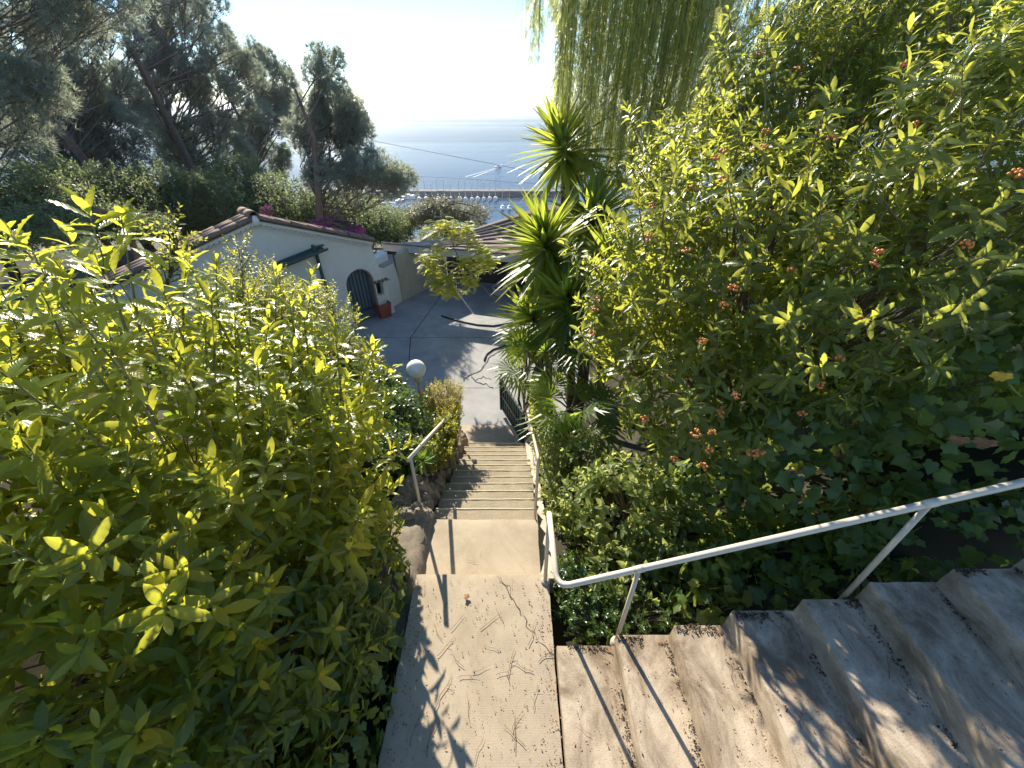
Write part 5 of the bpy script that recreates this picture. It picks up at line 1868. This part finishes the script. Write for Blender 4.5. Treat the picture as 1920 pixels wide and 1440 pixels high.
twigs = [twig_mesh(s) for s in range(7)]
tw = [(900, 1180, .2, .6), (945, 1170, .16, 1.9), (870, 1250, .18, 2.6), (955, 1280, .25, 1.45), (990, 1210, .22, 1.2), (1010, 1240, .2, .9), (1000, 1260, .2, 2.5), (845, 1180, .16, .8), (820, 1230, .2, .7), (830, 1200, .18, 2.4),
      (860, 1270, .16, .1), (885, 1260, .15, .3), (930, 1265, .14, .6), (815, 1330, .25, .9), (965, 1410, .22, 1.5), (985, 1400, .2, 2.3), (890, 1430, .16, 1.4), (960, 1370, .15, 1.0), (1020, 1120, .14, 2.0), (875, 1050, .14, .1),
      (900, 1045, .10, 1.2), (985, 1070, .1, 2.2), (830, 1150, .14, 1.2), (800, 1420, .25, 1.6), (770, 1400, .22, 1.4), (935, 1220, .12, 2.8), (880, 1350, .18, 2.1), (1000, 1330, .18, 1.1)]
for k, (x, y, L, a) in enumerate(tw):
    z = .012 if y > 1080 else -.188
    p = onz(x, y, z)
    if not (-.88 < p[0] < .33): continue
    o = place('twig', twigs[k % 7], None, None, (rotz(a) * L, p))
    prop(o, 'thin dry twig lying on the cream concrete landing', 'twig', 'dry twigs scattered on the landing')
for k in range(26):
    i = rt.integers(0, 7)
    x = rt.uniform(NX[i] + .05, NX[i + 1] - .05); y = rt.uniform(.1, 1.3)
    o = place('twig', twigs[k % 7], None, None, (rotz(rt.uniform(.9, 2.4)) * rt.uniform(.08, .22), (x, y, NZ[i] + .013)))
    prop(o, 'thin dry twig lying on the stained climbing steps', 'twig', 'dry twigs scattered on the climbing steps')
V, T, UV = T_IVY
p = onz(877, 1122, .02)
Vb = V.copy() * .05; Vb[:, 2] += 9 * Vb[:, 0] ** 2 + .004
o = MB().add([p + rotz(.7) @ v for v in Vb], [tuple(t_) for t_ in T]).build('fallen_leaf', M['dead'])
prop(o, 'single dark curled leaf lying on the upper landing', 'leaf')
n = 1400
xx = np.where(rt.random(n) < .5, rt.uniform(-.88, .33, n), np.where(rt.random(n) < .5, rt.normal(-.84, .06, n), rt.normal(.30, .05, n)))
yy = rt.uniform(.15, 2.0, n)
zz = np.full(n, .008)
m2 = 1100
xs = rt.uniform(.4, 3.2, m2); ys = np.clip(rt.normal(1.0, .45, m2), 0.0, 1.38)
ii = np.clip(np.searchsorted(NX, xs) - 1, 0, 8)
xs = np.where(rt.random(m2) < .5, np.array(NX)[np.minimum(ii + 1, 9)] - .03 - np.abs(rt.normal(0, .04, m2)), xs)
zs = np.array(NZ)[ii] + .008
k_ = (xx > -.89) & (xx < .34)
P = np.concatenate([np.stack([xx, yy, zz], 1)[k_], np.stack([xs, ys, zs], 1)])
Y = nrm(rt.normal(size=P.shape) * (1, 1, .15)); N = np.tile(np.array([0, 0, 1.0]), (len(P), 1)) + rt.normal(0, .2, P.shape)
o = leaves_mesh('leaf_litter', T_SMALL, P, frames(Y, N), .008 + .016 * rt.random(len(P)) ** 2, rt.random(len(P)), M['dead'], None, 'stuff')
prop(o, 'fine dry leaf crumbs scattered over landing and steps')

# dirt gathered in the corners and along the broken edge of the climbing steps
n = 5200
k = rt.integers(0, 8, n)
edge = rt.random(n) < .42
x = np.where(edge, rt.random(n), 0) * .4
xs = np.where(edge, np.array(NX)[k] + x, np.array(NX)[k + 1] - .004 - np.abs(rt.normal(0, .022, n)))
ys = np.where(edge, 1.425 - np.abs(rt.normal(0, .03, n)), rt.uniform(-.2, 1.42, n))
xs = np.minimum(xs, np.array(NX)[k + 1] - .004)
P = np.stack([xs, ys, np.array(NZ)[k] + .004 + .006 * rt.random(n)], 1)
P = P[vnoise(P * 5.5) + .5 * vnoise(P * 17) > .12]
n = len(P)
Y = nrm(rt.normal(size=P.shape) * (1, 1, .4)); N = np.tile(np.array([0, 0, 1.0]), (n, 1)) + rt.normal(0, .5, P.shape)
o = leaves_mesh('step_dirt', T_SMALL, P, frames(Y, N), .010 + .018 * rt.random(n) ** 2, rt.random(n), M['soil'], None, 'stuff')
prop(o, 'dark dirt and moss crumbs gathered in the corners of the climbing steps')

# ------------------------------------------------------------------ sea air
def haze():
    x0, x1, y0, y1, z0, z1 = -59900, 59900, -20, 60100, -66, 17.5
    m = bpy.data.materials.new('sea_haze'); m.use_nodes = True
    nt = m.node_tree
    nt.nodes.clear()
    out = nt.nodes.new('ShaderNodeOutputMaterial')
    v = nt.nodes.new('ShaderNodeVolumePrincipled')
    v.inputs['Color'].default_value = (.86, .92, 1.0, 1)
    v.inputs['Density'].default_value = HAZE_DENSITY
    v.inputs['Anisotropy'].default_value = .65
    nt.links.new(v.outputs[0], out.inputs['Volume'])
    o = MB().box(((x0 + x1) / 2, (y0 + y1) / 2, (z0 + z1) / 2), (x1 - x0, y1 - y0, z1 - z0)).build('haze', m)
    prop(o, 'bright thin sea haze over garden and water', kind='stuff')


HAZE_DENSITY = .00013
haze()
